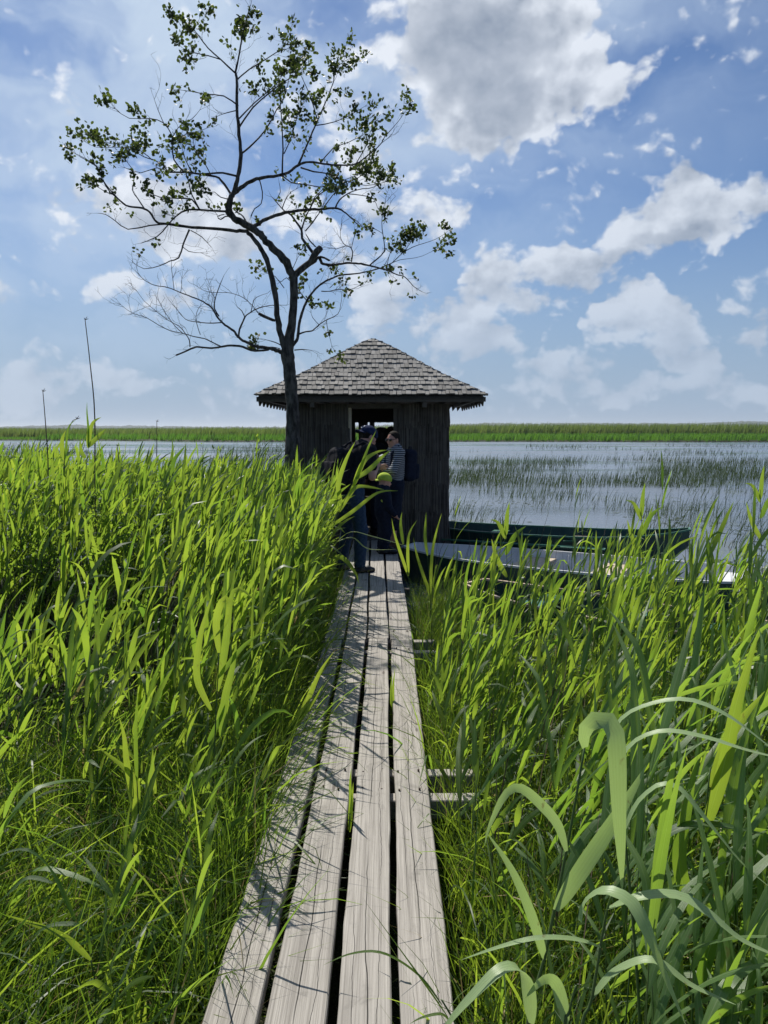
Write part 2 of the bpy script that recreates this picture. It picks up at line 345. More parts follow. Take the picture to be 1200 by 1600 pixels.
# ------------------------------------------------------------------ ribbons (leaves, blades) and stalks, vectorised
def ribbons(P, azm, th0, k, L, W, S=6, twist0=0, twist1=0, fold=.0, prof='leaf', kink=None, var=None, wind=None):
    """N curved tapering blades. P base, azm heading, th0 start angle from vertical, k total bend, L length, W width"""
    N = len(P); s = np.linspace(0, 1, S + 1)
    one = np.ones(N)
    azm, th0, k, L, W, twist0, twist1 = [np.asarray(a, float) * one for a in (azm, th0, k, L, W, twist0, twist1)]
    th = th0[:, None] + k[:, None] * s[None, :] ** 1.3
    if kink is not None:
        kp, ka = kink; th = th + ka[:, None] * (s[None, :] > kp[:, None])
    th = np.minimum(th, math.pi * .97)
    az2 = azm[:, None] + (0 if wind is None else wind[:, None] * s[None, :])
    D = np.stack([np.sin(th) * np.cos(az2), np.sin(th) * np.sin(az2), np.cos(th)], -1)
    step = (L / S)[:, None, None]
    C = np.concatenate([np.zeros((N, 1, 3)), np.cumsum((D[:, :-1] + D[:, 1:]) / 2 * step, 1)], 1) + P[:, None, :]
    side = np.stack([-np.sin(az2), np.cos(az2), np.zeros_like(az2)], -1)
    up = np.cross(D, side)
    tw = twist0[:, None] + twist1[:, None] * s[None, :]
    Wd = side * np.cos(tw)[..., None] + up * np.sin(tw)[..., None]
    Nn = np.cross(Wd, D)
    if prof == 'leaf': w = np.clip(s, .0, 1) ** .45 * (1 - s) ** .75; w = w / w.max(); w[0] = .35
    elif prof == 'blade': w = (1 - s) ** .6
    else: w = np.sin(np.pi * np.clip(s * .96 + .02, 0, 1)) ** .7
    w = np.maximum(w, .02)
    hw = (W / 2)[:, None, None] * w[None, :, None]
    if fold:
        V = np.stack([C - Wd * hw + Nn * hw * fold, C, C + Wd * hw + Nn * hw * fold], 2); c = 3
    else:
        V = np.stack([C - Wd * hw, C + Wd * hw], 2); c = 2
    V = V.reshape(-1, 3)
    base = (np.arange(N) * (S + 1) * c)[:, None, None]
    i = np.arange(S)[None, :, None] * c; j = np.arange(c - 1)[None, None, :]
    a = (base + i + j).ravel(); Q = np.stack([a, a + 1, a + 1 + c, a + c], 1)
    vv = None if var is None else np.repeat(var, (S + 1) * c)
    return V, Q, vv, C
def tubes(C, rad, n=4, var=None):
    """C (N,S,3) centre lines, rad (N,S)"""
    N, S, _ = C.shape
    T = np.gradient(C, axis=1); T /= np.linalg.norm(T, axis=-1, keepdims=True) + 1e-9
    ref = np.array([.13, 1, .05]); u = np.cross(T, ref); u /= np.linalg.norm(u, axis=-1, keepdims=True) + 1e-9
    v = np.cross(T, u); a = np.arange(n) * 2 * np.pi / n
    V = C[:, :, None, :] + rad[:, :, None, None] * (u[:, :, None, :] * np.cos(a)[None, None, :, None] + v[:, :, None, :] * np.sin(a)[None, None, :, None])
    V = V.reshape(-1, 3)
    b = (np.arange(N) * S * n)[:, None, None]; i = np.arange(S - 1)[None, :, None] * n; k = np.arange(n)[None, None, :]
    p = (b + i + k).ravel(); q = (b + i + (k + 1) % n).ravel()
    Q = np.stack([p, q, q + n, p + n], 1)
    return V, Q, (None if var is None else np.repeat(var, S * n))
class Acc:
    def __init__(s): s.V = []; s.Q = []; s.v = []; s.m = []; s.n = 0
    def add(s, V, Q, v, m=0):
        s.V.append(V); s.Q.append(Q + s.n); s.v.append(np.zeros(len(V)) + .5 if v is None else v); s.m.append(np.full(len(Q), m)); s.n += len(V)
    def mesh(s, name, smooth=True):
        return mesh_np(name, np.concatenate(s.V), np.concatenate(s.Q), None, np.concatenate(s.v), smooth, np.concatenate(s.m))
def reed_geo(B, H, g, leafL=.36, leafW=.021, nleaf=9, lean=.12, S=6, fold=.25, windaz=0.0, stiff=.6, t0=.30):
    """reeds at B (N,3) of height H (N): returns stalk arrays and leaf arrays"""
    N = len(B)
    laz = windaz + g.normal(0, .8, N)
    th0 = g.uniform(0, .07, N); k = np.abs(g.normal(lean, lean * .5, N))
    s = np.linspace(0, 1, 9)
    th = th0[:, None] + k[:, None] * s[None] ** 1.5
    D = np.stack([np.sin(th) * np.cos(laz[:, None]), np.sin(th) * np.sin(laz[:, None]), np.cos(th)], -1)
    C = np.concatenate([np.zeros((N, 1, 3)), np.cumsum(D[:, :-1] * (H / 8)[:, None, None], 1)], 1) + B[:, None, :]
    rad = (g.uniform(.0022, .0036, N))[:, None] * (1.05 - .75 * s)[None]
    pv = g.uniform(0, .75, N)
    SV, SQ, Sv = tubes(C, rad, 4, pv)
    # leaves, alternate along the stalk, denser at the top
    t = np.linspace(t0, .99, nleaf)[None, :] ** .8 + g.uniform(-.035, .035, (N, nleaf)); t = np.clip(t, .12, .995)
    idx = t * 8; i0 = np.floor(idx).astype(int).clip(0, 7); fr = idx - i0
    rr = np.arange(N)[:, None]
    LP = C[rr, i0] * (1 - fr)[..., None] + C[rr, i0 + 1] * fr[..., None]
    base_az = g.uniform(0, 2 * np.pi, N)[:, None] + np.arange(nleaf)[None] * np.pi + g.normal(0, .5, (N, nleaf))
    # the wind swings every leaf round towards its lee side
    dxy = np.stack([np.cos(base_az) + 1.0 * math.cos(windaz), np.sin(base_az) + 1.0 * math.sin(windaz)], -1)
    azl = np.arctan2(dxy[..., 1], dxy[..., 0])
    top = t ** 2
    th0l = g.uniform(.25, .75, (N, nleaf)) * (1 - .55 * top)
    kl = np.abs(g.normal(.75, .55, (N, nleaf))) * (1.15 - stiff * top)
    Ll = leafL * g.uniform(.65, 1.25, (N, nleaf)) * (1 - .30 * (t > .93)) * np.clip(.55 + t * .7, 0, 1.1)
    Wl = leafW * g.uniform(.7, 1.25, (N, nleaf)) * (Ll / leafL) ** .5
    kp = g.uniform(.35, .8, N * nleaf); ka = np.where(g.random(N * nleaf) < .16, g.uniform(.5, 1.5, N * nleaf), 0)
    lv = np.clip(np.repeat(pv, nleaf) * .5 + g.uniform(0, .5, N * nleaf), 0, .94)
    lv = np.where((g.random(N * nleaf) < .035) & (t.ravel() < .5), .99, lv)
    LV, LQ, Lv, _ = ribbons(LP.reshape(-1, 3), azl.ravel(), th0l.ravel(), kl.ravel(), Ll.ravel(), Wl.ravel(), S,
                            g.normal(0, .5, N * nleaf), g.normal(0, 1.0, N * nleaf), fold, 'leaf', (kp, ka), lv, g.normal(0, .25, N * nleaf))
    return (SV, SQ, Sv), (LV, LQ, Lv)
# ------------------------------------------------------------------ ground, water
ZG = -.34; ZW = -.42
_sn = np.random.default_rng(3); _ph = _sn.uniform(0, 6.28, (12, 3)); _fr = _sn.uniform(.4, 3.2, (12, 2)) * np.where(_sn.random((12, 2)) < .5, -1, 1)
def wob(x, y, sc=1.0): 
    r = 0
    for i in range(12): r = r + np.sin(x * _fr[i, 0] * sc + y * _fr[i, 1] * sc + _ph[i, 0]) / (1 + abs(_fr[i, 0]) + abs(_fr[i, 1]))
    return r / 3
def left_far(x): return 10.2 + .9 * np.sin(x * .9) + .25 * (x + 3)      # how far the left bed reaches
def right_far(x): return 8.1 + .5 * np.sin(x * 1.3) - .10 * x
def ground_z(x, y):
    x = np.asarray(x, float); y = np.asarray(y, float)
    d = np.where(x < -.1, left_far(x) + 1.2 - y, right_far(x) - .6 - y)
    z = np.where(d > 0, ZG, ZG - np.clip(-d * .35, 0, .9)) + .05 * wob(x, y)
    far = np.clip((y - shore(x) + 1.5) / 3, 0, 1)
    z = z * (1 - far) + far * (ZW + .25 + .04 * wob(x, y, .3))
    return z
def shore(x):
    x = np.asarray(x, float)
    return np.where(x < -45, 132 + 18 / (1 + np.exp((x + 45) / 6)), 150) - 16 / (1 + np.exp(-(x + 42) / 3)) - .02 * x + 1.2 * np.sin(x * .11)
def geo_axis(a, b, h0, r):
    o = [0.0]
    while o[-1] < b: o.append(o[-1] + h0 * r ** len(o))
    n = [0.0]
    while n[-1] > a: n.append(n[-1] - h0 * r ** len(n))
    return np.array(n[:0:-1] + o)
gx = geo_axis(-9000, 9000, .16, 1.055); gy = geo_axis(-300, 12000, .16, 1.045)
# extra rows where the far shore rises
gy = np.unique(np.concatenate([gy, np.linspace(125, 160, 36)]))
X, Y = np.meshgrid(gx, gy, indexing='ij'); Z = ground_z(X, Y)
nx, ny = X.shape; ii = (np.arange(nx - 1)[:, None] * ny + np.arange(ny - 1)[None]).ravel()
tag(link('ground', mesh_np('ground', np.stack([X, Y, Z], -1), np.stack([ii, ii + ny, ii + ny + 1, ii + 1], 1)), M['ground']), kind='structure')
def sheet(name, x0, x1, y0, y1, z, mat):
    return link(name, mesh_np(name, [(x0, y0, z), (x1, y0, z), (x1, y1, z), (x0, y1, z)], [(0, 1, 2, 3)], smooth=False), mat)
tag(sheet('water', -9000, 9000, -60, 400, ZW, M['water']), kind='structure')
# ------------------------------------------------------------------ far shore: sedge strip, reed belt, woods, low hills
def belt(name, n, ybase, depth, h, wd, mat, label, xr=(-170, 175), hfun=None, seed=1, spread=1.0):
    g = np.random.default_rng(seed)
    x = g.uniform(*xr, n); dy = g.random(n) ** 1.6 * depth; y = ybase(x) + dy
    z = ground_z(x, y); hh = h * g.uniform(.6, 1.15, n) * (1 if hfun is None else hfun(x, y))
    m = hh > .05; x, y, z, hh = x[m], y[m], z[m], hh[m]
    V, Q, v, _ = ribbons(np.stack([x, y, z], -1), g.normal(0, .5, len(x)), np.abs(g.normal(.08, .08, len(x))) * spread, g.uniform(.1, .5, len(x)) * spread, hh, wd * g.uniform(.6, 1.4, len(x)), 2, g.uniform(0, 3, len(x)), 0, 0, 'blade', None, np.clip(.5 + .35 * wob(x, y, .10) + g.normal(0, .16, len(x)), 0, .94))
    return tag(link(name, mesh_np(name, V, Q, None, v), mat), label, 'reeds', kind='stuff')
belt('far_sedge', 46000, lambda x: shore(x) + 1, 70, 1.25, .16, M['far_sedge'], 'low bright green sedge strip along the far shore of the lake',
     hfun=lambda x, y: np.where(x < -68, .4, 1.0))
def belt_h(x, y):
    right = 1 / (1 + np.exp(-(x - 5) / 8))
    return (1 + .55 * right + .30 * wob(x, y, .07) + .22 * wob(x, y, .35)) 
belt('far_reed_belt', 90000, lambda x: shore(x) + 14 + 40 / (1 + np.exp(-(x - 5) / 8)), 95, 2.2, .22, M['far_reed'],
     'tall olive green reed belt behind the sedge on the far shore', xr=(-190, 190), hfun=belt_h, seed=2)
def ridge(name, y, zfun, x0, x1, nxs, mat, depth=260, kind='structure'):
    xs = np.linspace(x0, x1, nxs); z = zfun(xs)
    rows = [(y - depth * .5, z * 0 - 1), (y - depth * .35, z * .75), (y, z), (y + depth * .6, z * .6), (y + depth, z * 0 - 1)]
    P = np.stack([np.stack([xs, np.full(nxs, yy) , zz], -1) for yy, zz in rows], 0); r = len(rows)
    ii = (np.arange(r - 1)[:, None] * nxs + np.arange(nxs - 1)[None]).ravel()
    return tag(link(name, mesh_np(name, P, np.stack([ii, ii + 1, ii + nxs + 1, ii + nxs], 1), smooth=False), mat), kind=kind)
gh = np.random.default_rng(5)
def treeline(base, amp, seed, fine=2.2):
    def f(x):
        g = np.random.default_rng(seed); r = base(x)
        for i in range(14):
            r = r + amp / (1 + i * .55) * np.sin(x * .004 * 1.62 ** i + g.uniform(0, 6.3))
        return np.maximum(r + g.uniform(-fine, fine, len(x)), .5)
    return f
ridge('far_hills', 3400, treeline(lambda x: 18 + 16 / (1 + np.exp(-(x - 250) / 250)) + 0 * x, 2.4, 11), -3300, 3300, 1500, M['far_tree'])
ridge('far_woodland', 1500, treeline(lambda x: 5.0 + 4.0 / (1 + np.exp(-(x - 100) / 120)), .7, 12, .9), -1700, 1700, 1500, M['far_tree'], 120)
# ------------------------------------------------------------------ rushes standing in the lake
def rushes(name, pts, H, wd, label, seed, lean=.25, cat='rushes'):
    g = np.random.default_rng(seed); n = len(pts)
    P = np.column_stack([pts, np.full(n, ZW - .05)])
    V, Q, v, _ = ribbons(P, g.normal(0.1, .45, n), np.abs(g.normal(lean * .5, .12, n)), g.uniform(0, lean * 1.6, n), H, wd, 3, g.uniform(0, 3, n), g.normal(0, .5, n), 0, 'blade', None, g.uniform(0, .9, n))
    return tag(link(name, mesh_np(name, V, Q, None, v), M['rush']), label, cat, kind='stuff')
def scatter_px(g, n, x0, x1, y0, y1, dens=None):
    """positions on the water between two distances, even over the angle of view"""
    Y0 = gnd(600, y1, ZW).y; Y1 = gnd(600, y0, ZW).y
    q = g.random(n); Yv = 1 / (1 / Y0 * (1 - q) + 1 / Y1 * q)
    Xv = (g.uniform(x0, x1, n) - 600) / F * Yv
    if dens is not None:
        keep = g.random(n) < dens(Xv, Yv); Xv, Yv = Xv[keep], Yv[keep]
    return np.stack([Xv, Yv], -1)
g = np.random.default_rng(21)
patch = lambda sc, lo, off=0: (lambda x, y: np.clip((wob(x + off, y * .6 + off, sc) + lo * .6) * 4.5, 0, 1))
pa = np.concatenate([scatter_px(g, 16000, 690, 1700, 718, 762, patch(.22, .32)), scatter_px(g, 5500, 820, 1700, 696, 712, patch(.12, .02, 9)),
                     scatter_px(g, 8000, 690, 1700, 705, 810, patch(.4, .05, 4)),
                     scatter_px(g, 10500, -500, 470, 702, 724, patch(.16, .10, 3)), scatter_px(g, 4000, -500, 470, 694, 704, patch(.1, .0, 5)), scatter_px(g, 11000, -500, 470, 724, 775, patch(.35, .2, 7))])
rushes('lake_rushes', pa, np.random.default_rng(1).uniform(.22, .62, len(pa)), .006 + .00042 * pa[:, 1], 'dark thin rushes standing in bands in the open lake', 22)
pb = scatter_px(g, 1500, 700, 1300, 770, 860, patch(.5, .2, 2))
rushes('near_rushes', pb, np.random.default_rng(2).uniform(.2, .6, len(pb)), .014, 'sparse green rush tufts in the water beyond the boats', 23, .5)
# floating leaves on the near water
pc = scatter_px(g, 3000, 690, 1300, 745, 880, patch(.6, .05, 11)); n = len(pc)
gg = np.random.default_rng(31); r_ = gg.uniform(.02, .06, n); a_ = np.arange(6) * math.pi / 3
Vf = np.stack([pc[:, 0, None] + r_[:, None] * np.cos(a_), pc[:, 1, None] + r_[:, None] * np.sin(a_) * 1.0, np.full((n, 6), ZW + .006) + gg.uniform(0, .012, (n, 1))], -1).reshape(-1, 3)
b6 = np.arange(n) * 6
tag(link('floating_leaves', mesh_np('floating_leaves', Vf, np.concatenate([np.stack([b6, b6 + 1, b6 + 2, b6 + 3], 1), np.stack([b6, b6 + 3, b6 + 4, b6 + 5], 1)]), None, np.repeat(gg.uniform(0, .9, n), 6)), M['rush']),
    'small floating leaves scattered on the water beyond the boats', 'floating leaves', kind='stuff')
# ------------------------------------------------------------------ reed beds
def in_view(x, y, m=.12): return np.abs(x) < (.58 + m) * y + .75
def reed_bases():
    g = np.random.default_rng(41); out = []
    # left bed
    n = 10500; x = g.uniform(-9.8, -.55, n); y = g.uniform(2.6, 13, n)
    front = 4.45 - .6 * np.exp(-((x + .9) / .6) ** 2) + .35 * np.sin(x * 2.1)
    d = (y < left_far(x)) & (y > front) & in_view(x, y)
    k = (y - front); p = np.clip(.22 + k * .35, 0, 1)
    d &= g.random(n) < p * .62
    d &= ~((y > 7.2) & (x > -.72)); d &= ~((y > 9.0) & (x > -1.0))
    h = 1.42 + .10 * wob(x, y, 1.5) + g.normal(0, .085, n) - .28 * np.exp(-k / .6) + .05 * np.clip(-x - 2, 0, 2)
    h -= .10 * np.exp(-((x + .8) / .3) ** 2)
    out.append(np.stack([x, y, h, x * 0], -1)[d])
    # sparse reeds in the short grass in front of it
    n = 80; x = g.uniform(-3.2, -.6, n); y = g.uniform(1.8, 4.8, n); d = in_view(x, y)
    out.append(np.stack([x, y, g.uniform(.5, .92, n), x * 0 + 1], -1)[d])
    # taller ones by the planks
    n = 55; x = g.uniform(-2.0, -.62, n); y = g.uniform(2.9, 4.4, n); out.append(np.stack([x, y, g.uniform(.75, 1.15, n), x * 0 + 1], -1))
    # right bed
    n = 6800; x = g.uniform(.30, 8.4, n); y = g.uniform(1.25, 8.4, n)
    d = (y < right_far(x)) & in_view(x, y) & (g.random(n) < .50 * np.clip(1.05 - (y - 5.2) * .55, .07, 1) * np.where(y > 4.3, .72, 1))
    e = np.clip((x - .3) / .9, 0, 1)
    h = .70 + .22 * e + .07 * wob(x, y, 1.4) + g.normal(0, .10, n) - .05 * np.clip(y - 3.2, 0, 1.2)
    h = np.where((y < 2.9) & (x > .5), h + .06, h); h = np.where((g.random(n) < .22) & (y > 3.5), h + g.uniform(.12, .40, n), h)
    h = np.where(g.random(n) < .05, h + .22, h)
    d &= ~((y < 2.2) & (x < .55))
    out.append(np.stack([x, y, h, x * 0 + 2], -1)[d])
    return np.concatenate(out)
RB = reed_bases(); zz = ground_z(RB[:, 0], RB[:, 1])
order = np.argsort(np.hypot(RB[:, 0], RB[:, 1]) - .3 * RB[:, 2]); NEAR = 270
near_i, far_i = order[:NEAR], order[NEAR:]
for side, nm, lab in ((0, 'reed_bed', 'dense mass of bright green reeds left of the boardwalk'), (2, 'reed_bed', 'dense mass of green reeds between boardwalk and boats on the right')):
    s = far_i[(RB[far_i, 3] == side) | ((RB[far_i, 3] == 1) & (side == 0))]
    g = np.random.default_rng(50 + side)
    (SV, SQ, Sv), (LV, LQ, Lv) = reed_geo(np.column_stack([RB[s, 0], RB[s, 1], zz[s] - .03]), RB[s, 2], g, lean=.26 if side == 0 else .07, leafL=.34 if side == 0 else .29, leafW=.025 if side == 0 else .020, nleaf=8 if side == 0 else 7, stiff=.6 if side == 0 else .85, S=5, fold=0, t0=.38)
    A = Acc(); A.add(SV, SQ, Sv, 0); A.add(LV, LQ, Lv, 1)
    tag(link(nm, A.mesh(nm), [M['reed_stalk'], M['reed_leaf']]), lab, 'reeds', kind='stuff')
# individual reeds: variants share their meshes
variants = []
for k in range(18):
    g = np.random.default_rng(100 + k); Hh = 1.0
    (SV, SQ, Sv), (LV, LQ, Lv) = reed_geo(np.zeros((1, 3)), np.array([Hh]), g, lean=.14, leafL=.29, leafW=.0205, nleaf=7, stiff=.85, S=8, fold=.22, t0=.34)
    variants.append((mesh_np('reed_stalk', SV, SQ, None, Sv), mesh_np('reed_leaves', LV, LQ, None, Lv)))
    _a = variants[-1][1].attributes.new('acr', 'FLOAT', 'POINT'); _a.data.foreach_set('value', np.tile([1., 2., 3.], len(LV) // 3).astype(np.float32))
    variants[-1][0].materials.append(M['reed_stalk']); variants[-1][1].materials.append(M['reed_leaf'])
for k in range(10):                            # broad leaved ones for the foreground
    g = np.random.default_rng(160 + k)
    (SV, SQ, Sv), (LV, LQ, Lv) = reed_geo(np.zeros((1, 3)), np.array([1.0]), g, lean=.12, leafL=.42, leafW=.023, nleaf=7, S=10, fold=.25, t0=.30, stiff=.35, windaz=.2)
    variants.append((mesh_np('reed_stalk', SV, SQ, None, Sv), mesh_np('reed_leaves', LV, LQ, None, Lv)))
    _a = variants[-1][1].attributes.new('acr', 'FLOAT', 'POINT'); _a.data.foreach_set('value', np.tile([1., 2., 3.], len(LV) // 3).astype(np.float32))
    variants[-1][0].materials.append(M['reed_stalk']); variants[-1][1].materials.append(M['reed_leaf_mixed'])
def zone(x, y, s):
    if s == 1 or (x < 0 and y < 3.4):
        return ('short green reed standing in the low grass left of the boardwalk', 'reeds in the low grass on the left') if x > -1.6 else ('short green reed in the low grass at the left edge of the photo', 'reeds at the left edge')
    if s == 0:
        return ('green reed in the front row of the bed beside the left edge of the planks', 'reeds along the left of the planks') if x > -1.3 else ('green reed in the front row of the tall bed at far left', 'front reeds of the left bed')
    if y < 2.3: return ('broad leaved green reed in the bottom right foreground', 'foreground reeds on the right')
    if x < .8: return ('slender green reed close to the right edge of the planks', 'reeds along the right of the planks')
    return ('green reed in the middle of the right bed in front of the boats', 'middle reeds of the right bed')
g = np.random.default_rng(60)
proto = {}
for c, i in enumerate(near_i):
    x, y, h, s = RB[i]; k = int(g.integers(0, 18)) if not ((s == 2 and y < 2.9 and x > .5) or (s == 1 and x < -1.0 and y < 2.7)) else int(g.integers(18, 28))
    r = empty('reed', (x, y, zz[i] - .03)); r.rotation_euler = (g.normal(0, .04), g.normal(.03, .05), g.normal(0, .5))
    r.scale = (1.0, 1.0, h)
    lab, grp = zone(x, y, s); tag(r, lab, 'reed', grp)
    if k not in proto:
        a = link('stalk', variants[k][0], None, r); b = link('leaves', variants[k][1], None, r); proto[k] = (a, b)
    else:
        for q in proto[k]:
            d = q.copy(); COL.objects.link(d); d.parent = r
# ------------------------------------------------------------------ short grass and undergrowth
def grass(name, n, xr, yr, h, label, seed, keep, wd=.006, S=4):
    g = np.random.default_rng(seed); x = g.uniform(*xr, n)
    y = yr[0] + (yr[1] - yr[0]) * g.random(n) ** 1.0
    k = keep(x, y, g) & in_view(x, y, .1); x, y = x[k], y[k]; n = len(x)
    P = np.stack([x, y, ground_z(x, y) - .02], -1)
    hh = h * g.uniform(.5, 1.2, n) * (1 + .35 * wob(x, y, 2.0))
    V, Q, v, _ = ribbons(P, g.uniform(0, 6.28, n), np.abs(g.normal(.12, .12, n)), np.abs(g.normal(.9, .7, n)), hh, wd * g.uniform(.6, 1.5, n), S,
                         g.uniform(0, 3, n), g.normal(0, .7, n), 0, 'blade', None, np.where(g.random(n) < .06, .99, np.clip(.45 + .4 * wob(x, y, 1.2) + g.normal(0, .22, n), 0, .94)))
    return tag(link(name, mesh_np(name, V, Q, None, v), M['grass']), label, 'grass', kind='stuff')
clump = lambda sc, lo: (lambda x, y, g: g.random(len(x)) < np.clip(.62 + 1.1 * wob(x, y, sc) + lo, .08, 1))
grass('short_grass', 62000, (-4.2, -.52), (1.2, 6.5), .62, 'tangled low green grass left of the boardwalk', 70, lambda x, y, g: clump(2.5, .05)(x, y, g) & (y < 3.7 + 2.6 * np.exp(-((x + .7) / .6) ** 2)))
grass('short_grass', 30000, (.20, 3.6), (1.2, 5.5), .50, 'low green grass under the reeds right of the boardwalk', 71, clump(2.5, .0))
grass('short_grass', 9000, (-1.15, -.47), (2.2, 10), .62, 'fine grass fringe leaning over the left edge of the planks', 72, clump(2.5, .2), .005)
grass('short_grass', 8000, (.24, .8), (2.0, 9.5), .50, 'fine grass fringe along the right edge of the planks', 73, clump(2.5, .1), .005)
# taller arching sedge blades among the fine grass, and last year's tan stalks
def sedge(name, n, xr, yr, h, label, seed, keep, mat, wd=.008, bend=1.3, cat='grass', dry=.03, lean=.15):
    g = np.random.default_rng(seed); x = g.uniform(*xr, n); y = g.uniform(*yr, n); k = keep(x, y, g) & in_view(x, y, .1); x, y = x[k], y[k]; n = len(x)
    P = np.stack([x, y, ground_z(x, y) - .02], -1)
    V, Q, v, _ = ribbons(P, g.normal(0, 1.5, n), np.abs(g.normal(lean, .14, n)), np.abs(g.normal(bend, bend * .5, n)), h * g.uniform(.55, 1.2, n), wd * g.uniform(.6, 1.5, n), 7,
                         g.uniform(-1, 1, n), g.normal(0, .8, n), 0, 'leaf', (g.uniform(.4, .8, n), np.where(g.random(n) < .15, g.uniform(.5, 1.4, n), 0)), np.where(g.random(n) < dry, .99, np.clip(.5 + .4 * wob(x, y, 1.2) + g.normal(0, .25, n), 0, .94)))
    return tag(link(name, mesh_np(name, V, Q, None, v), mat), label, cat, kind='stuff')
sedge('sedge', 9000, (-4.0, -.5), (1.2, 6.0), .80, 'arching sedge blades rising above the low grass on the left', 75, lambda x, y, g: clump(1.8, .0)(x, y, g) & (y < 4.0 + 2.0 * np.exp(-((x + .7) / .6) ** 2)), M['reed_leaf'])
sedge('sedge', 6500, (.22, 3.4), (1.2, 6.0), .72, 'arching sedge blades among the reeds on the right', 76, clump(1.8, .0), M['reed_leaf'])
sedge('sedge', 900, (-.85, -.49), (1.6, 8.0), .62, 'sedge blades spilling over the left edge of the planks', 77, clump(1.8, .3), M['reed_leaf'], .007, 1.6)
sedge('dead_stalks', 2600, (-7, 5.5), (2.0, 9.5), 1.15, 'thin tan stalks of last year standing among the green reeds', 78, lambda x, y, g: ((x < -.65) & (y > 4.6) & (y < left_far(x))) | ((x > .35) & (y < right_far(x)) & (g.random(len(x)) < .5)), M['dead'], .005, .15, 'dead stalks', 0, .07)
sedge('litter', 3500, (-3.5, 3.2), (1.3, 5.5), .45, 'pale dry straw lying between the grasses', 79, lambda x, y, g: (x < -.52) | (x > .24), M['straw'], .006, 1.0, 'dry straw', 0, .9)
# broad leaved undergrowth
def herbs(name, n, xr, yr, zr, label, seed):
    g = np.random.default_rng(seed); x = g.uniform(*xr, n); y = g.uniform(*yr, n); k = in_view(x, y) ; x, y = x[k], y[k]; n = len(x)
    P = np.stack([x, y, ZG + g.uniform(*zr, n)], -1)
    V, Q, v, _ = ribbons(P, g.uniform(0, 6.28, n), g.uniform(.6, 1.6, n), g.uniform(0, .7, n), g.uniform(.02, .05, n), g.uniform(.012, .026, n), 3, g.normal(0, .4, n), 0, 0, 'oval', None, g.uniform(0, .94, n))
    return tag(link(name, mesh_np(name, V, Q, None, v), M['shrub_leaf']), label, 'undergrowth', kind='stuff')
herbs('undergrowth', 7000, (-3.5, -.55), (1.4, 5.5), (.02, .28), 'small round leaved herbs among the low grass on the left', 80)
herbs('undergrowth', 7000, (.3, 3.2), (1.4, 5.0), (.02, .25), 'small round leaved herbs under the reeds on the right', 81)
# ------------------------------------------------------------------ the alder: limbs measured from the photograph, given real depth
TY = 10.0
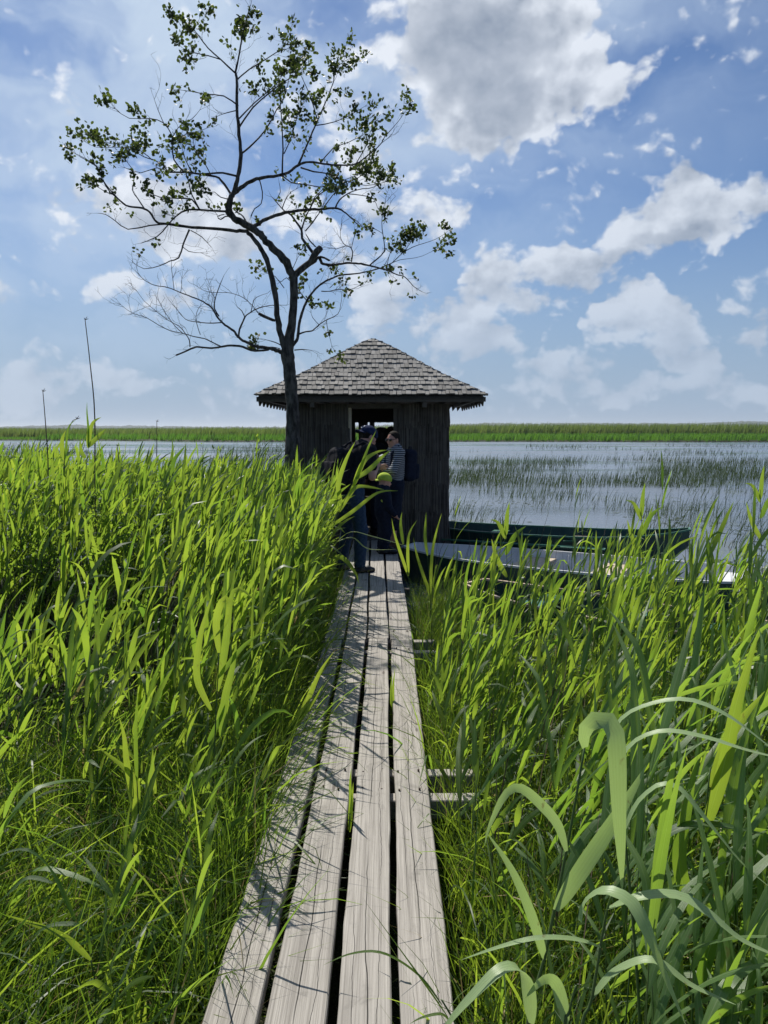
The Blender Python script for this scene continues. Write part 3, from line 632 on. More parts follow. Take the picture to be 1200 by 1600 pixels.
# name, parent-start depth offset, depth run over its length, leafiness, [(x, y, width px)]
LIMBS = [
 ('T', 0, 0, 0, [(458,742,40),(458,712,30),(457,680,24),(457,640,22),(455,605,21),(452,575,21),(449,555,24),(451,535,18),(456,505,14),(459,470,13),(459,432,14)]),
 ('L', 0, -.2, 0, [(458,434,14),(447,410,13),(430,392,12),(412,373,12),(400,361,12),(383,350,12),(366,341,11),(357,330,12),(358,318,11),(363,304,8)]),
 ('B', -.1, -.2, 0, [(449,552,12),(440,527,10),(434,500,9.5),(430,460,9),(421,420,8.5),(411,394,8),(398,374,7),(385,362,6.5),(370,361,5.5),(345,358,5),(300,355,4.6),(262,350,4.2),(245,347,3.6),(235,333,3.3),(222,325,3.2),(197,321,2.8),(175,300,2.2),(160,280,1.8),(150,260,1.5),(125,245,1)]),
 ('s', 0, .1, 0, [(459,430,11),(468,423,10),(484,408,10),(495,394,12),(501,387,11)]),
 ('w', -.3, .3, .1, [(262,350,2.6),(235,352,2.2),(200,358,1.8),(180,345,1.5),(165,335,1.2),(152,333,.7)]),
 ('w', 0, -.5, .15, [(355,330,4),(330,329,3.4),(295,327,3),(275,338,2.4),(262,352,2),(245,370,1.6),(220,380,1)]),
 ('w', -.2, .4, .8, [(312,328,3),(300,312,2.4),(283,310,2),(250,308,1.6),(232,300,1)]),
 ('w', -.2, -.4, .7, [(312,327,2.6),(300,305,2.2),(295,285,1.8),(290,268,1.2)]),
 ('w', -.3, .3, 0, [(296,358,3.2),(287,380,2.8),(279,403,2.6),(265,408,1.8),(250,415,1.5),(225,420,1.2),(208,410,.8)]),
 ('w', -.2, .2, 0, [(284,384,1.6),(295,393,1.3),(313,395,.8)]), ('w', -.2, -.2, 0, [(298,360,1.8),(315,370,1.5),(330,386,.8)]),
 ('C', -.2, .1, .25, [(363,306,8),(366,298,7.5),(372,275,6.6),(376,242,6),(373,200,5.2),(370,165,4.6),(370,125,4),(368,112,3.4),(373,90,2.8),(378,60,2.2),(385,30,1.6),(391,8,1)]),
 ('b', 0, -.6, .9, [(367,114,3),(345,93,2.4),(325,75,2),(310,55,1.6),(298,42,1.2),(285,33,.8)]), ('b', -.2, .3, .9, [(345,93,2),(325,87,1.7),(303,82,1.2),(287,76,.8)]),
 ('b', 0, .4, .7, [(372,165,2.6),(350,150,2),(320,147,1.6),(300,143,1.2),(285,141,.8)]), ('b', 0, -.3, .5, [(372,172,1.8),(355,176,1.4),(343,180,.8)]),
 ('b', 0, .7, .75, [(377,240,3.6),(390,230,3),(405,215,2.6),(420,195,2.3),(432,172,2),(443,155,1.7),(450,130,1.3),(455,110,.9)]),
 ('b', 0, -.8, .7, [(373,200,3),(395,168,2.4),(420,146,2),(445,127,1.6),(470,113,1)]), ('b', .1, .6, .85, [(370,125,2.4),(390,108,2),(415,93,1.6),(435,80,1.3),(452,76,.8)]),
 ('b', 0, .9, .6, [(374,185,2.4),(398,160,2),(425,138,1.6),(440,120,1)]),
 ('b', -.1, .5, .35, [(362,306,4.6),(355,294,4.2),(345,281,3.8),(337,276,3.6),(315,272,3.4),(290,269,3),(265,269,2.6),(258,262,2.2),(250,255,2),(238,249,1.8),(225,245,1.6),(200,232,1.2),(175,230,1),(150,230,.8),(132,221,.6)]),
 ('b', 0, .1, .2, [(373,276,3.6),(355,271,3.4),(340,270,3.2),(315,272,2.8)]),
 ('b', .3, -.7, .55, [(286,267,2.8),(272,250,2.4),(269,227,2),(268,210,1.8),(255,192,1.5),(235,185,1.2),(202,185,1),(180,170,.6)]),
 ('w', -.1, .3, 0, [(271,212,1.5),(275,205,1.3),(283,195,1.2),(300,186,1),(312,172,.6)]), ('w', -.2, -.3, 0, [(256,193,1.3),(247,172,1),(241,155,.6)]), ('w', 0, .3, 0, [(272,225,1.4),(290,210,1.2),(305,207,1),(324,200,.6)]),
 ('b', -.3, .5, .95, [(225,325,2.2),(215,310,2),(207,297,1.8),(210,272,1.4),(200,255,1)]), ('b', -.4, -.4, .95, [(197,321,2.2),(172,300,1.9),(160,280,1.5),(150,258,1.2),(118,240,.8)]),
 ('b', -.5, .5, .9, [(180,305,1.8),(165,300,1.4),(150,290,.8)]),
 ('b', .3, -.6, .9, [(265,269,1.8),(245,262,1.5),(220,270,1.2),(195,262,.8)]), ('b', -.2, .5, .9, [(238,250,1.6),(220,236,1.3),(190,226,1),(160,222,.6)]),
 ('b', .2, .8, .8, [(330,275,2),(320,255,1.6),(308,240,1.3),(302,222,.8)]), ('b', .2, -.7, .8, [(300,270,1.8),(290,250,1.5),(285,232,.9)]),
 ('D', -.2, .5, .4, [(363,304,7.5),(370,299,7),(384,288,6.5),(398,281,6),(413,277,5.4),(440,273,5),(453,268,4.6),(466,258,4.2),(483,253,3.8),(512,257,3.4),(535,258,3),(556,256,2.6),(577,241,2),(594,226,1.6),(602,213,1.2),(622,190,.9),(636,170,.5)]),
 ('b', .2, .7, .7, [(466,258,3.8),(477,233,3.2),(485,215,2.9),(492,198,2.6),(507,163,2.2),(521,128,1.8),(526,105,1.2),(545,92,.8)]),
 ('b', .3, -.7, .6, [(497,190,2.2),(490,167,1.9),(483,146,1.6),(474,126,1.2),(466,108,.8)]), ('b', .3, .6, .8, [(494,196,1.9),(524,190,1.6),(550,178,1.2),(570,166,.7)]),
 ('b', .2, -.3, .6, [(441,272,3),(442,235,2.5),(441,204,2.1),(439,175,1.6),(437,150,1)]), ('b', .1, .8, .7, [(444,240,1.8),(455,215,1.5),(462,190,1.1),(470,165,.8)]),
 ('b', .2, .7, .6, [(500,256,2.4),(520,232,1.9),(545,222,1.4),(565,212,.9)]), ('b', .4, -.6, .2, [(556,256,1.8),(570,232,1.4),(585,200,1),(592,190,.6)]),
 ('b', .4, .3, .1, [(594,225,1.3),(606,216,1),(614,207,.6)]), ('b', .2, .9, .85, [(470,262,3),(490,268,2.6),(515,272,2.2),(540,282,1.8),(572,290,1.2),(600,285,.8)]),
 ('b', .1, -.9, .8, [(440,273,2.4),(455,285,2),(475,288,1.7),(500,292,1.3),(520,290,.8)]), ('b', .1, .3, .7, [(405,280,2.2),(410,300,1.8),(408,318,1.6),(398,326,1.8),(392,338,2)]),
 ('b', 0, -.4, .7, [(362,312,2),(345,308,1.6),(335,300,1.2),(322,302,.8)]),
 ('E', -.1, .5, .1, [(393,357,7),(402,351,6.4),(412,344,6),(430,337,5.6),(450,331,5.2),(480,328,4.8),(503,327,4.2),(524,325,3.6),(536,330,2.6),(546,338,2),(556,348,1.5),(568,356,.9)]),
 ('b', .4, .3, .9, [(524,325,3),(530,313,2.6),(540,305,2.2),(551,299,1.9),(567,295,1.5),(585,292,1.1),(604,272,.7)]),
 ('b', .3, -.6, .7, [(484,326,2.6),(492,312,2.2),(500,303,2),(512,296,1.7),(530,285,1.3),(560,272,.9)]), ('b', .3, .9, .8, [(505,326,2),(520,305,1.6),(545,285,1.3),(580,268,.8)]),
 ('b', .5, .2, .9, [(545,303,1.8),(565,305,1.5),(583,310,1.2),(590,325,.8)]), ('b', .5, 0, .9, [(545,337,1.4),(556,345,1.2),(565,352,.8)]),
 ('b', .1, .4, .15, [(490,396,5),(480,383,4.8),(472,372,4.6),(471,359,4),(463,347,3.4),(455,336,3),(444,329,2.4),(434,318,1.8),(425,308,1)]),
 ('b', .2, .5, .5, [(471,360,3),(474,350,2.6),(477,340,2.4),(482,330,2.2),(486,322,2),(492,308,1.7),(500,300,1.3),(515,285,.8)]),
 ('b', .2, -.4, .3, [(477,361,2.4),(488,348,2.2),(495,338,1.9),(502,328,1.4),(506,315,.8)]), ('b', .2, 0, 0, [(494,386,2.2),(484,376,2),(478,366,1.8)]),
 ('b', .1, 0, .3, [(430,315,1.4),(438,300,1.2),(436,285,.8)]), ('b', .1, .3, .5, [(441,326,1.8),(446,312,1.5),(455,300,1),(462,296,.7)]),
 ('G', 0, .5, .08, [(461,428,5),(477,418,4.6),(490,410,4.4),(498,402,5),(503,411,5),(514,414,4.4),(528,413,3.8),(542,411,3.6),(560,412,3.4),(577,415,3),(593,419,2.7),(607,423,2.4),(620,429,2),(633,433,1.7),(647,448,1.2),(660,456,.7)]),
 ('w', .1, 0, 0, [(499,401,4),(508,403,3.6),(515,407,3.4)]), 
 ('w', .3, .2, 0, [(549,409,2.2),(551,396,1.9),(549,388,1.6),(540,384,1.4),(525,389,1.1),(509,386,.6)]), ('w', .3, -.2, 0, [(549,388,1.3),(552,375,1.1),(558,356,.6)]), ('w', .3, .1, 0, [(540,384,1.2),(532,372,.9),(533,352,.5)]), ('w', .3, .1, 0, [(536,410,1.3),(540,402,1.1),(549,400,.6)]),
 ('w', .4, -.3, 0, [(577,415,2.6),(590,404,2.3),(600,393,2),(600,377,1.7),(597,358,1.4),(597,338,1.1),(601,318,.8),(605,301,.5)]), ('w', .4, .2, 0, [(598,365,1),(590,360,.8),(582,355,.5)]), ('w', .4, .2, 0, [(599,350,1),(606,338,.5)]),
 ('H', 0, .5, .25, [(457,540,6),(465,528,5.4),(467,509,5),(470,495,4.7),(474,483,4.5),(479,471,4.2),(488,457,3.8),(498,447,3.4),(509,439,3.2),(521,434,2.9),(533,430,2.6),(561,427,2.4),(591,420,2.2),(602,415,2),(612,411,1.8),(622,402,1.6),(630,394,1.4)]),
 ('b', .5, .3, .95, [(628,396,1.5),(645,386,1.3),(663,380,1.1),(680,374,.9),(694,366,.6)]), ('b', .5, -.3, .9, [(612,411,1.3),(625,406,1.1),(640,404,.9),(660,400,.7),(690,385,.5)]), ('b', .5, .5, .9, [(605,414,1.3),(608,400,1.1),(615,385,.9),(625,375,.6)]),
 ('b', .5, .4, .95, [(632,393,1.2),(642,378,1),(650,366,.7)]), ('w', .4, -.2, .1, [(601,414,1.2),(608,400,.7)]),
 ('b', 0, .4, .15, [(467,522,3),(478,518,2.6),(488,517,2.4),(500,506,2),(512,499,1.7),(528,491,1.3),(532,478,1),(534,465,.7)]), ('w', .1, .3, .2, [(502,455,2),(515,455,1.7),(530,452,1.4),(545,453,1.1),(560,447,.8),(570,440,.5)]),
 ('w', .1, 0, .5, [(510,501,1.3),(512,515,1.1),(516,530,.8),(518,540,.5)]), ('w', .1, .3, .5, [(498,507,1.3),(489,497,1),(486,489,.6)]), ('w', .2, .3, .4, [(515,450,1.3),(528,440,1),(540,445,.7)]),
 ('w', 0, .1, 0, [(460,547,2.4),(472,546,1.8),(484,547,1)]), ('b', .1, -.2, .5, [(479,469,2),(472,461,1.7),(466,450,1.5),(470,440,1)]), ('w', -.1, -.3, .5, [(444,450,1.6),(430,432,1.2),(418,427,.8)]), 
 ('b', 0, -.3, .6, [(456,442,1.8),(448,434,1.5),(440,440,1)]), ('b', 0, -.3, .5, [(456,423,1.5),(461,412,1.2),(465,403,.8)]),
 ('J', 0, -.5, 0, [(448,560,9),(442,552,8),(432,547,7),(420,544,6.2),(400,541,5.6),(388,536,5),(378,531,4.6),(370,524,4.2),(365,517,4),(355,510,3.6),(345,502,3.3),(338,493,3),(332,482,2.7),(323,475,2.4),(315,470,2.2),(300,464,2),(287,459,1.8),(262,449,1.5),(248,447,1.3),(237,444,1.2),(225,437,1),(214,426,.6)]),
 ('w', -.2, .3, 0, [(373,527,3.4),(374,515,3),(380,502,2.8),(383,495,2.6),(390,489,2.2),(405,481,1.8),(425,477,1.3),(448,477,.7)]), ('w', -.2, .3, 0, [(383,497,2),(378,486,1.6),(371,480,1)]), ('w', -.1, .2, 0, [(392,488,1.6),(395,475,1.3),(400,465,1),(418,458,.6)]),
 ('w', -.3, .3, 0, [(342,494,2.4),(335,482,2.1),(336,468,1.8),(340,455,1.5),(345,442,1.2),(350,430,.7)]), ('w', -.3, .2, 0, [(337,468,1.3),(330,455,1),(328,445,.6)]),
 ('w', -.1, -.5, 0, [(420,546,4.4),(405,548,4.2),(392,547,4),(380,542,4),(368,540,3.8),(355,540,3.8),(345,542,3.5),(330,544,3.3),(307,542,3.1),(290,549,2.8),(275,555,3)]),
 ('w', -.3, -.4, 0, [(345,541,2.2),(332,535,2),(320,529,1.8),(303,526,1.6),(287,521,1.5),(267,517,1.3),(248,508,1.2),(230,497,1.1),(212,491,1),(200,485,.8),(189,476,.5)]),
 ('w', -.5, .3, 0, [(297,542,1.8),(296,532,1.7),(290,522,1.5),(280,510,1.3),(262,500,1.1),(245,487,1),(225,470,.8),(214,455,.7),(204,448,.5)]), ('w', -.4, .4, 0, [(285,520,1.4),(272,508,1.2),(258,488,1),(248,470,.8),(246,460,.5)]),
 ('w', -.3, .4, 0, [(346,504,2),(330,505,1.8),(315,504,1.6),(300,502,1.4),(290,499,1.2),(282,490,1),(270,476,.8),(262,466,.5)]), ('w', -.3, .2, 0, [(313,523,1.3),(308,508,1.2),(306,495,1),(310,482,.8),(316,476,.5)]),
 ('w', -.2, .2, 0, [(406,492,1.5),(395,478,1.3),(380,465,1.2),(368,460,1.1),(355,457,1),(330,457,.9),(315,452,.7),(303,444,.5)]), ('w', -.2, 0, 0, [(272,453,1.1),(270,435,1),(268,420,.8),(268,408,.5)]), ('w', -.2, 0, 0, [(282,458,1),(284,445,.8),(284,435,.5)]),
 ('s', -.2, -.1, 0, [(430,501,4.5),(420,498,5),(410,493,5.5),(405,490,5)]), ('w', -.1, -.2, .9, [(440,540,2),(430,535,1.6),(420,532,1.2),(412,530,.8)]), ('w', -.1, -.2, .9, [(438,545,1.6),(425,542,1.2),(415,545,.8)]),
 ('b', -.1, -.2, .3, [(363,338,2.4),(352,338,2.2),(345,343,2.2),(340,338,1.8),(350,335,1.5)]), ('b', 0, .2, .3, [(385,350,3),(380,338,2.6),(372,333,2.2),(366,328,1.6)]),
]
tree = empty('alder_tree', at(458, 742, TY)); tree.location.z = ground_z(tree.location.x, TY) + .0
tag(tree, 'small alder with sparse leaves, bare lower limbs and a dark trunk beside the hut', 'tree')
def local(p): return Vector(p) - tree.location
tg = np.random.default_rng(91)
trunkM, branchM, twigM = MB(), MB(), MB(); leafP = []
px2m = TY / F
def smooth_path(P, W, sub=3):
    P = [Vector(p) for p in P]; out = []; ow = []
    for i in range(len(P) - 1):
        p0 = P[max(i - 1, 0)]; p1 = P[i]; p2 = P[i + 1]; p3 = P[min(i + 2, len(P) - 1)]
        for j in range(sub):
            t = j / sub
            out.append(.5 * ((2 * p1) + (p2 - p0) * t + (2 * p0 - 5 * p1 + 4 * p2 - p3) * t * t + (3 * p1 - p0 - 3 * p2 + p3) * t ** 3))
            ow.append(W[i] * (1 - t) + W[i + 1] * t)
    return out + [P[-1]], ow + [W[-1]]
def rv(s): return Vector(tg.normal(0, s, 3))
def twig(p, d, L, r, leafy, depth=0):
    """a short crooked shoot with side shoots; leaves gather in clusters near its end"""
    n = max(3, int(L / .035)); pts = [p]; d = d.normalized()
    for i in range(n):
        d = (d + rv(.20) + Vector((0, 0, .06))).normalized(); pts.append(pts[-1] + d * (L / n))
        if depth < 2 and i > 0 and tg.random() < (.42 if depth == 0 else .28):
            twig(pts[-1], (d + rv(.75)).normalized(), L * tg.uniform(.3, .6), r * .7, leafy, depth + 1)
    twigM.tube(pts, [r * (1 - .55 * i / n) for i in range(n + 1)], 3, cap=False)
    if leafy > 0:
        if tg.random() < leafy * .72: leafP.append((pts[-1], d))
        for q in pts[2:-1]:
            if tg.random() < leafy * .14: leafP.append((q, (d + rv(.6)).normalized()))
placed = []   # where limbs already run, so that each new one starts at its parent's depth
for (nm, z0, zrun, leafy, pts) in LIMBS:
    n = len(pts); P = []; W = []
    z0 = 0.0 if not placed else min(placed, key=lambda q: (q[0] - pts[0][0]) ** 2 + (q[1] - pts[0][1]) ** 2)[2]
    Ltot = sum(math.dist(pts[i][:2], pts[i + 1][:2]) for i in range(n - 1)) or 1; acc_l = 0
    for i, (x, y, wd) in enumerate(pts):
        if i: acc_l += math.dist(pts[i - 1][:2], (x, y))
        f = acc_l / Ltot; P.append(local(at(x, y, TY + z0 + zrun * f * min(1.2, Ltot / 160)))); W.append(wd * px2m / 2 * .90); placed.append((x, y, z0 + zrun * f * min(1.2, Ltot / 160)))
        if i: placed.append(((x + pts[i - 1][0]) / 2, (y + pts[i - 1][1]) / 2, placed[-1][2]))
    if nm == 'T': P[0].z = -.1
    P2, W2 = smooth_path(P, W, 4 if nm in 'TLBCDEGHJ' else 2)
    wj = .05 if nm == 'T' else .13
    P2 = [p + Vector(tg.normal(0, w_ * wj, 3)) for p, w_ in zip(P2, W2)]
    W2 = [w_ * (tg.uniform(.97, 1.04) if nm == 'T' else tg.uniform(.92, 1.10)) for w_ in W2]
    (trunkM if nm == 'T' else branchM).tube(P2, W2, 12 if nm == 'T' else (8 if nm in 'TLBCDEGHJs' else 5))
    # side shoots
    if nm != 'T':
        for i in range(2, len(P2)):
            wpx = W2[i] / px2m * 2
            if wpx > 5.5: continue
            rate = (.80 if leafy < .3 else .52) if wpx < 3.6 else .22
            seg = (P2[i] - P2[i - 1]).length
            for _ in range(tg.poisson(rate * seg / .075)):
                t = (P2[i] - P2[i - 1]).normalized(); side = rv(1); side = (side - t * side.dot(t)).normalized()
                d = t * .8 + side * .8 + Vector((0, 0, .28))
                lf = leafy * (1.0 if wpx < 3.4 else .6)
                if nm in 'BG' and i < len(P2) * .6: lf *= .2
                if nm == 'B' and i > len(P2) * .78: lf = .95
                if nm in 'C' and i > len(P2) * .75: lf = .9
                if nm == 'H' and i > len(P2) * .8: lf = .8
                twig(P2[i], d, tg.uniform(.09, .30) * (1.1 if leafy < .1 else 1), .0024, lf)
        d = (P2[-1] - P2[-2]).normalized()
        twig(P2[-1], d, .14, .0022, min(1, leafy * 1.3))
        if leafy > .3:
            for _ in range(2): twig(P2[-1], d + rv(.5), .10, .002, leafy)
trunkM.build('trunk', M['bark'], tree, smooth=True)
branchM.build('branches', M['bark'], tree, smooth=True)
twigM.build('twigs', M['twig'], tree, smooth=True)
# leaves: rounded, in clusters
LPs = []; LD = []
for (p, d) in leafP:
    k = int(tg.integers(5, 10)); sz = tg.uniform(.8, 1.25)
    for _ in range(k):
        q = p + Vector(tg.normal(0, .026 * sz, 3)); LPs.append(q); LD.append((d * .7 + rv(.7) + Vector((0, 0, .1))).normalized())
LPs = np.array(LPs); LD = np.array(LD); nl = len(LPs)
V, Q, v, _ = ribbons(LPs, np.arctan2(LD[:, 1], LD[:, 0]), np.arccos(np.clip(LD[:, 2], -1, 1)), tg.uniform(-.2, .6, nl), tg.uniform(.034, .058, nl), tg.uniform(.028, .046, nl), 4, tg.uniform(0, 3.14, nl), 0, .18, 'oval', None, tg.uniform(0, .94, nl))
tag(link('foliage', mesh_np('foliage', V, Q, None, v), M['tree_leaf'], tree))
print('tree leaves', nl, 'clusters', len(leafP))
# ------------------------------------------------------------------ boardwalk
bw = empty('boardwalk', (-.15, 5, 0)); tag(bw, 'narrow boardwalk of four weathered grey planks running to the hut', 'boardwalk')
bwo = Vector(bw.location)
def plank(x0a, x1a, ya, x0b, x1b, yb, z=0.0, th=.045, seed=0):
    """one long board between ya and yb, slightly warped, with bruised edges"""
    g = np.random.default_rng(seed); n = int((yb - ya) / .12) + 2; cx = (x0a + x1a + x0b + x1b) / 4; cy = (ya + yb) / 2
    mb = MB(); V = []; ca, cb = g.uniform(-.003, .003, 2); ph = g.uniform(0, 6, 4); r = .004
    for i in range(n):
        t = i / (n - 1); y = ya + (yb - ya) * t
        a = x0a + (x0b - x0a) * t + .0022 * math.sin(y * 5 + ph[0]) + g.normal(0, .0012); b = x1a + (x1b - x1a) * t + .0022 * math.sin(y * 4.2 + ph[1]) + g.normal(0, .0012)
        zc = z + .004 * math.sin(y * .9 + ph[2]); tl = .004 * math.sin(y * .7 + ph[3])
        prof = [(a, -th), (a, -r - .001), (a + r, 0), ((a + b) / 2, -.0025 - ca), (b - r, 0), (b, -r - .001), (b, -th)]
        for (x, dz) in prof: V.append((x - cx, y - cy, zc + dz + tl * (x - cx) / .15))
    k = 7; Fc = []
    for i in range(n - 1):
        for j in range(k):
            p = i * k + j; q = i * k + (j + 1) % k; Fc.append((p, q, q + k, p + k))
    Fc.append(tuple(range(k))[::-1]); Fc.append(tuple(range((n - 1) * k, n * k)))
    Fc = [tuple(reversed(f)) for f in Fc]
    mb.add(V, Fc)
    return mb, Vector((cx, cy, 0))
# plank edges measured at the bottom of the photo, at the cross seam and at the hut
def xs(px_list, py): return [gnd(p, py).x for p in px_list], gnd(600, py).y
A_, yA = xs([315, 399, 414, 507, 525, 612, 626, 712], 1600); B_, yB = xs([508, 535, 541, 571, 576, 606, 611, 643.5], 998)
C_, yC = xs([553, 567, 570, 577, 580, 597.5, 601, 617.5], 842)
B2 = [b + .006 * (1 if i % 2 else -1) for i, b in enumerate(B_)]
BEAR = []
for i in range(4):
    # extend the first boards behind the camera
    ext = -1.2; f = (ext - yA) / (yB - yA)
    xa, xb = A_[2 * i] + (B_[2 * i] - A_[2 * i]) * f, A_[2 * i + 1] + (B_[2 * i + 1] - A_[2 * i + 1]) * f
    for (x0a, x1a, ya, x0b, x1b, yb, sd_) in ((xa, xb, ext, B_[2 * i], B_[2 * i + 1], yB - .006, i), (B2[2 * i], B2[2 * i + 1], yB + .006, C_[2 * i], C_[2 * i + 1], yC + .1, i + 10)):
        mb, c = plank(x0a, x1a, ya, x0b, x1b, yb, .003 * ((i * 7) % 3 - 1), seed=sd_)
        p = mb.build('plank', M['plank'], bw, c - bwo, smooth=False)
        g = np.random.default_rng(sd_ + 5)
        for yb_ in (gnd(600, 1232).y, gnd(600, 1205).y, gnd(600, 1014).y, gnd(600, 985).y, gnd(600, 925).y):
            if not (ya + .05 < yb_ < yb - .05): continue
            t = (yb_ - ya) / (yb - ya); a = x0a + (x0b - x0a) * t; b = x1a + (x1b - x1a) * t
            for fx in (.2, .78):
                q = Vector((a + (b - a) * fx + g.normal(0, .006), yb_ + g.normal(0, .012), .0035)) - c
                MB().tube([q - Vector((0, 0, .012)), q + Vector((0, 0, .002))], .0048, 8).build('nail', M['nail'], p)
for (py, w_, rx) in ((1258, .075, 745), (1219, .075, 747), (1026, .07, 683), (1009, .07, 680), (925, .09, 640), (880, .09, 632)):
    yy = gnd(600, py, -.09).y; x1 = at(rx, py, yy).x; x0 = -.50
    MB().box(((x0 + x1) / 2 - bwo.x, yy - bwo.y, -.096), (x1 - x0, w_, .09), Matrix.Rotation(R(.6), 3, 'Z')).build('bearer', M['timber'] if py in (925, 880) else M['plank'], bw, bevel=.004)
for yy in (1.9, 3.2, 5.6, 8.0, 10.3):
    for xx in (-.42, .10): MB().tube([(xx - bwo.x, yy - bwo.y, -.145), (xx - bwo.x, yy - bwo.y, -1.0)], .045, 8).build('pile', M['timber'], bw)
# ------------------------------------------------------------------ hut
HX = -.18; HY = 12.42; HW = 1.125; RH = 1.60; ZE = 2.07; ZA = 3.03
hut = empty('bird_hut', (HX, HY, 0)); tag(hut, 'square reed walled hut on the lake with a pyramid roof of grey wooden shingles', 'hut')
g = np.random.default_rng(200)
# shingled roof: every course laid shingle by shingle
sh = []; shv = []; NC = 13
def add_shingle(face, u, r0, r1, wd, lift, tw, va):
    """u: sideways position; r0 lower edge distance from the axis, r1 upper"""
    zf = lambda r: ZA - (ZA - ZE) * (r / RH) + .012 * math.sin(r * 5)
    slope = math.atan2(ZA - ZE, RH); nx_, nz_ = math.sin(slope), math.cos(slope); th = .014
    P = []
    for (r, l) in ((r0, lift), (r1, .004)):
        for hs in (-1, 1):
            for k in (0, th): 
                uu = u + hs * wd / 2 + tw * (1 if r == r0 else -1)
                P.append((uu, -(r + (l + k) * nx_), zf(r) + (l + k) * nz_))
    a = face * math.pi / 2; ca, sa = math.cos(a), math.sin(a)
    P = [(x * ca - y * sa, x * sa + y * ca, z) for x, y, z in P]
    b = len(sh); sh.extend(P); shv.extend([va] * 8)
    return [(b, b + 2, b + 3, b + 1), (b + 4, b + 5, b + 7, b + 6), (b + 1, b + 3, b + 7, b + 5), (b, b + 4, b + 6, b + 2), (b, b + 1, b + 5, b + 4), (b + 2, b + 6, b + 7, b + 3)]
SQ = []
for face in range(4):
    for i in range(NC):
        r0 = RH * (1 - i / NC) + .02; r1 = max(r0 - RH / NC * 1.75, .0)
        u = -r0 + .01; sag = g.normal(0, .006)
        while u < r0 - .02:
            wd = float(g.uniform(.045, .080)); wd = min(wd, r0 - u)
            if wd < .02: break
            um = u + wd / 2; lim = abs(um)
            rr0 = max(r0 + sag + float(g.normal(0, .007)), lim); rr1 = max(r1, lim - .02)
            if rr1 < rr0 - .01: SQ += add_shingle(face, um, rr0, rr1, wd - .005, float(g.uniform(.018, .034)), float(g.normal(0, .003)), float(np.clip(g.normal(.5, .28), 0, 1)))
            u += wd
me = mesh_np('roof', sh, SQ, None, shv, smooth=False); roof = link('roof', me, M['shingle'], hut)
mb = MB(); zf = lambda r: ZA - (ZA - ZE) * (r / RH) - .02
mb.add([(-RH, -RH, zf(RH)), (RH, -RH, zf(RH)), (RH, RH, zf(RH)), (-RH, RH, zf(RH)), (0, 0, zf(0))], [(0, 1, 4), (1, 2, 4), (2, 3, 4), (3, 0, 4)])
mb.add([(-RH, -RH, zf(RH) - .02), (RH, -RH, zf(RH) - .02), (RH, RH, zf(RH) - .02), (-RH, RH, zf(RH) - .02), (0, 0, zf(0) - .03)], [(4, 1, 0), (4, 2, 1), (4, 3, 2), (4, 0, 3)])
mb.build('roof_boards', M['timber'], roof)
# plain front fascia, saw toothed boards on the other eaves
MB().box((0, -RH + .03, ZE - .042), (2 * RH, .03, .066)).build('fascia', M['timber'], hut)
for (ax, sg) in (('x', 1), ('x', -1), ('y', 1)):
    mb = MB(); n = 9 if ax == 'x' else 36; V = []; th = .02
    for i in range(n):
        a0 = -RH + .03 + (2 * RH - .06) * i / n; a1 = -RH + .03 + (2 * RH - .06) * (i + 1) / n; am = a0 + (a1 - a0) * .25
        prof = [(a0, ZE - .02), (a0, ZE - .05), (am, ZE - .135), (a1, ZE - .05), (a1, ZE - .02)]
        pts = [((sg * (RH - .02 - k * th)), p, z) if ax == 'x' else (p, sg * (RH - .02 - k * th), z) for k in (0, 1) for (p, z) in prof]
        mb.add(pts, [(0, 1, 2, 3, 4), (9, 8, 7, 6, 5)] + [(j, (j + 1) % 5, (j + 1) % 5 + 5, j + 5) for j in range(5)])
    mb.build('eaves_board', M['timber'], hut)
for i in range(9):                                     # rafters
    x = -RH + .15 + i * (2 * RH - .3) / 8
    MB().box((x, 0, ZE - .05), (.05, 2 * RH - .12, .045)).build('rafter', M['timber'], hut)
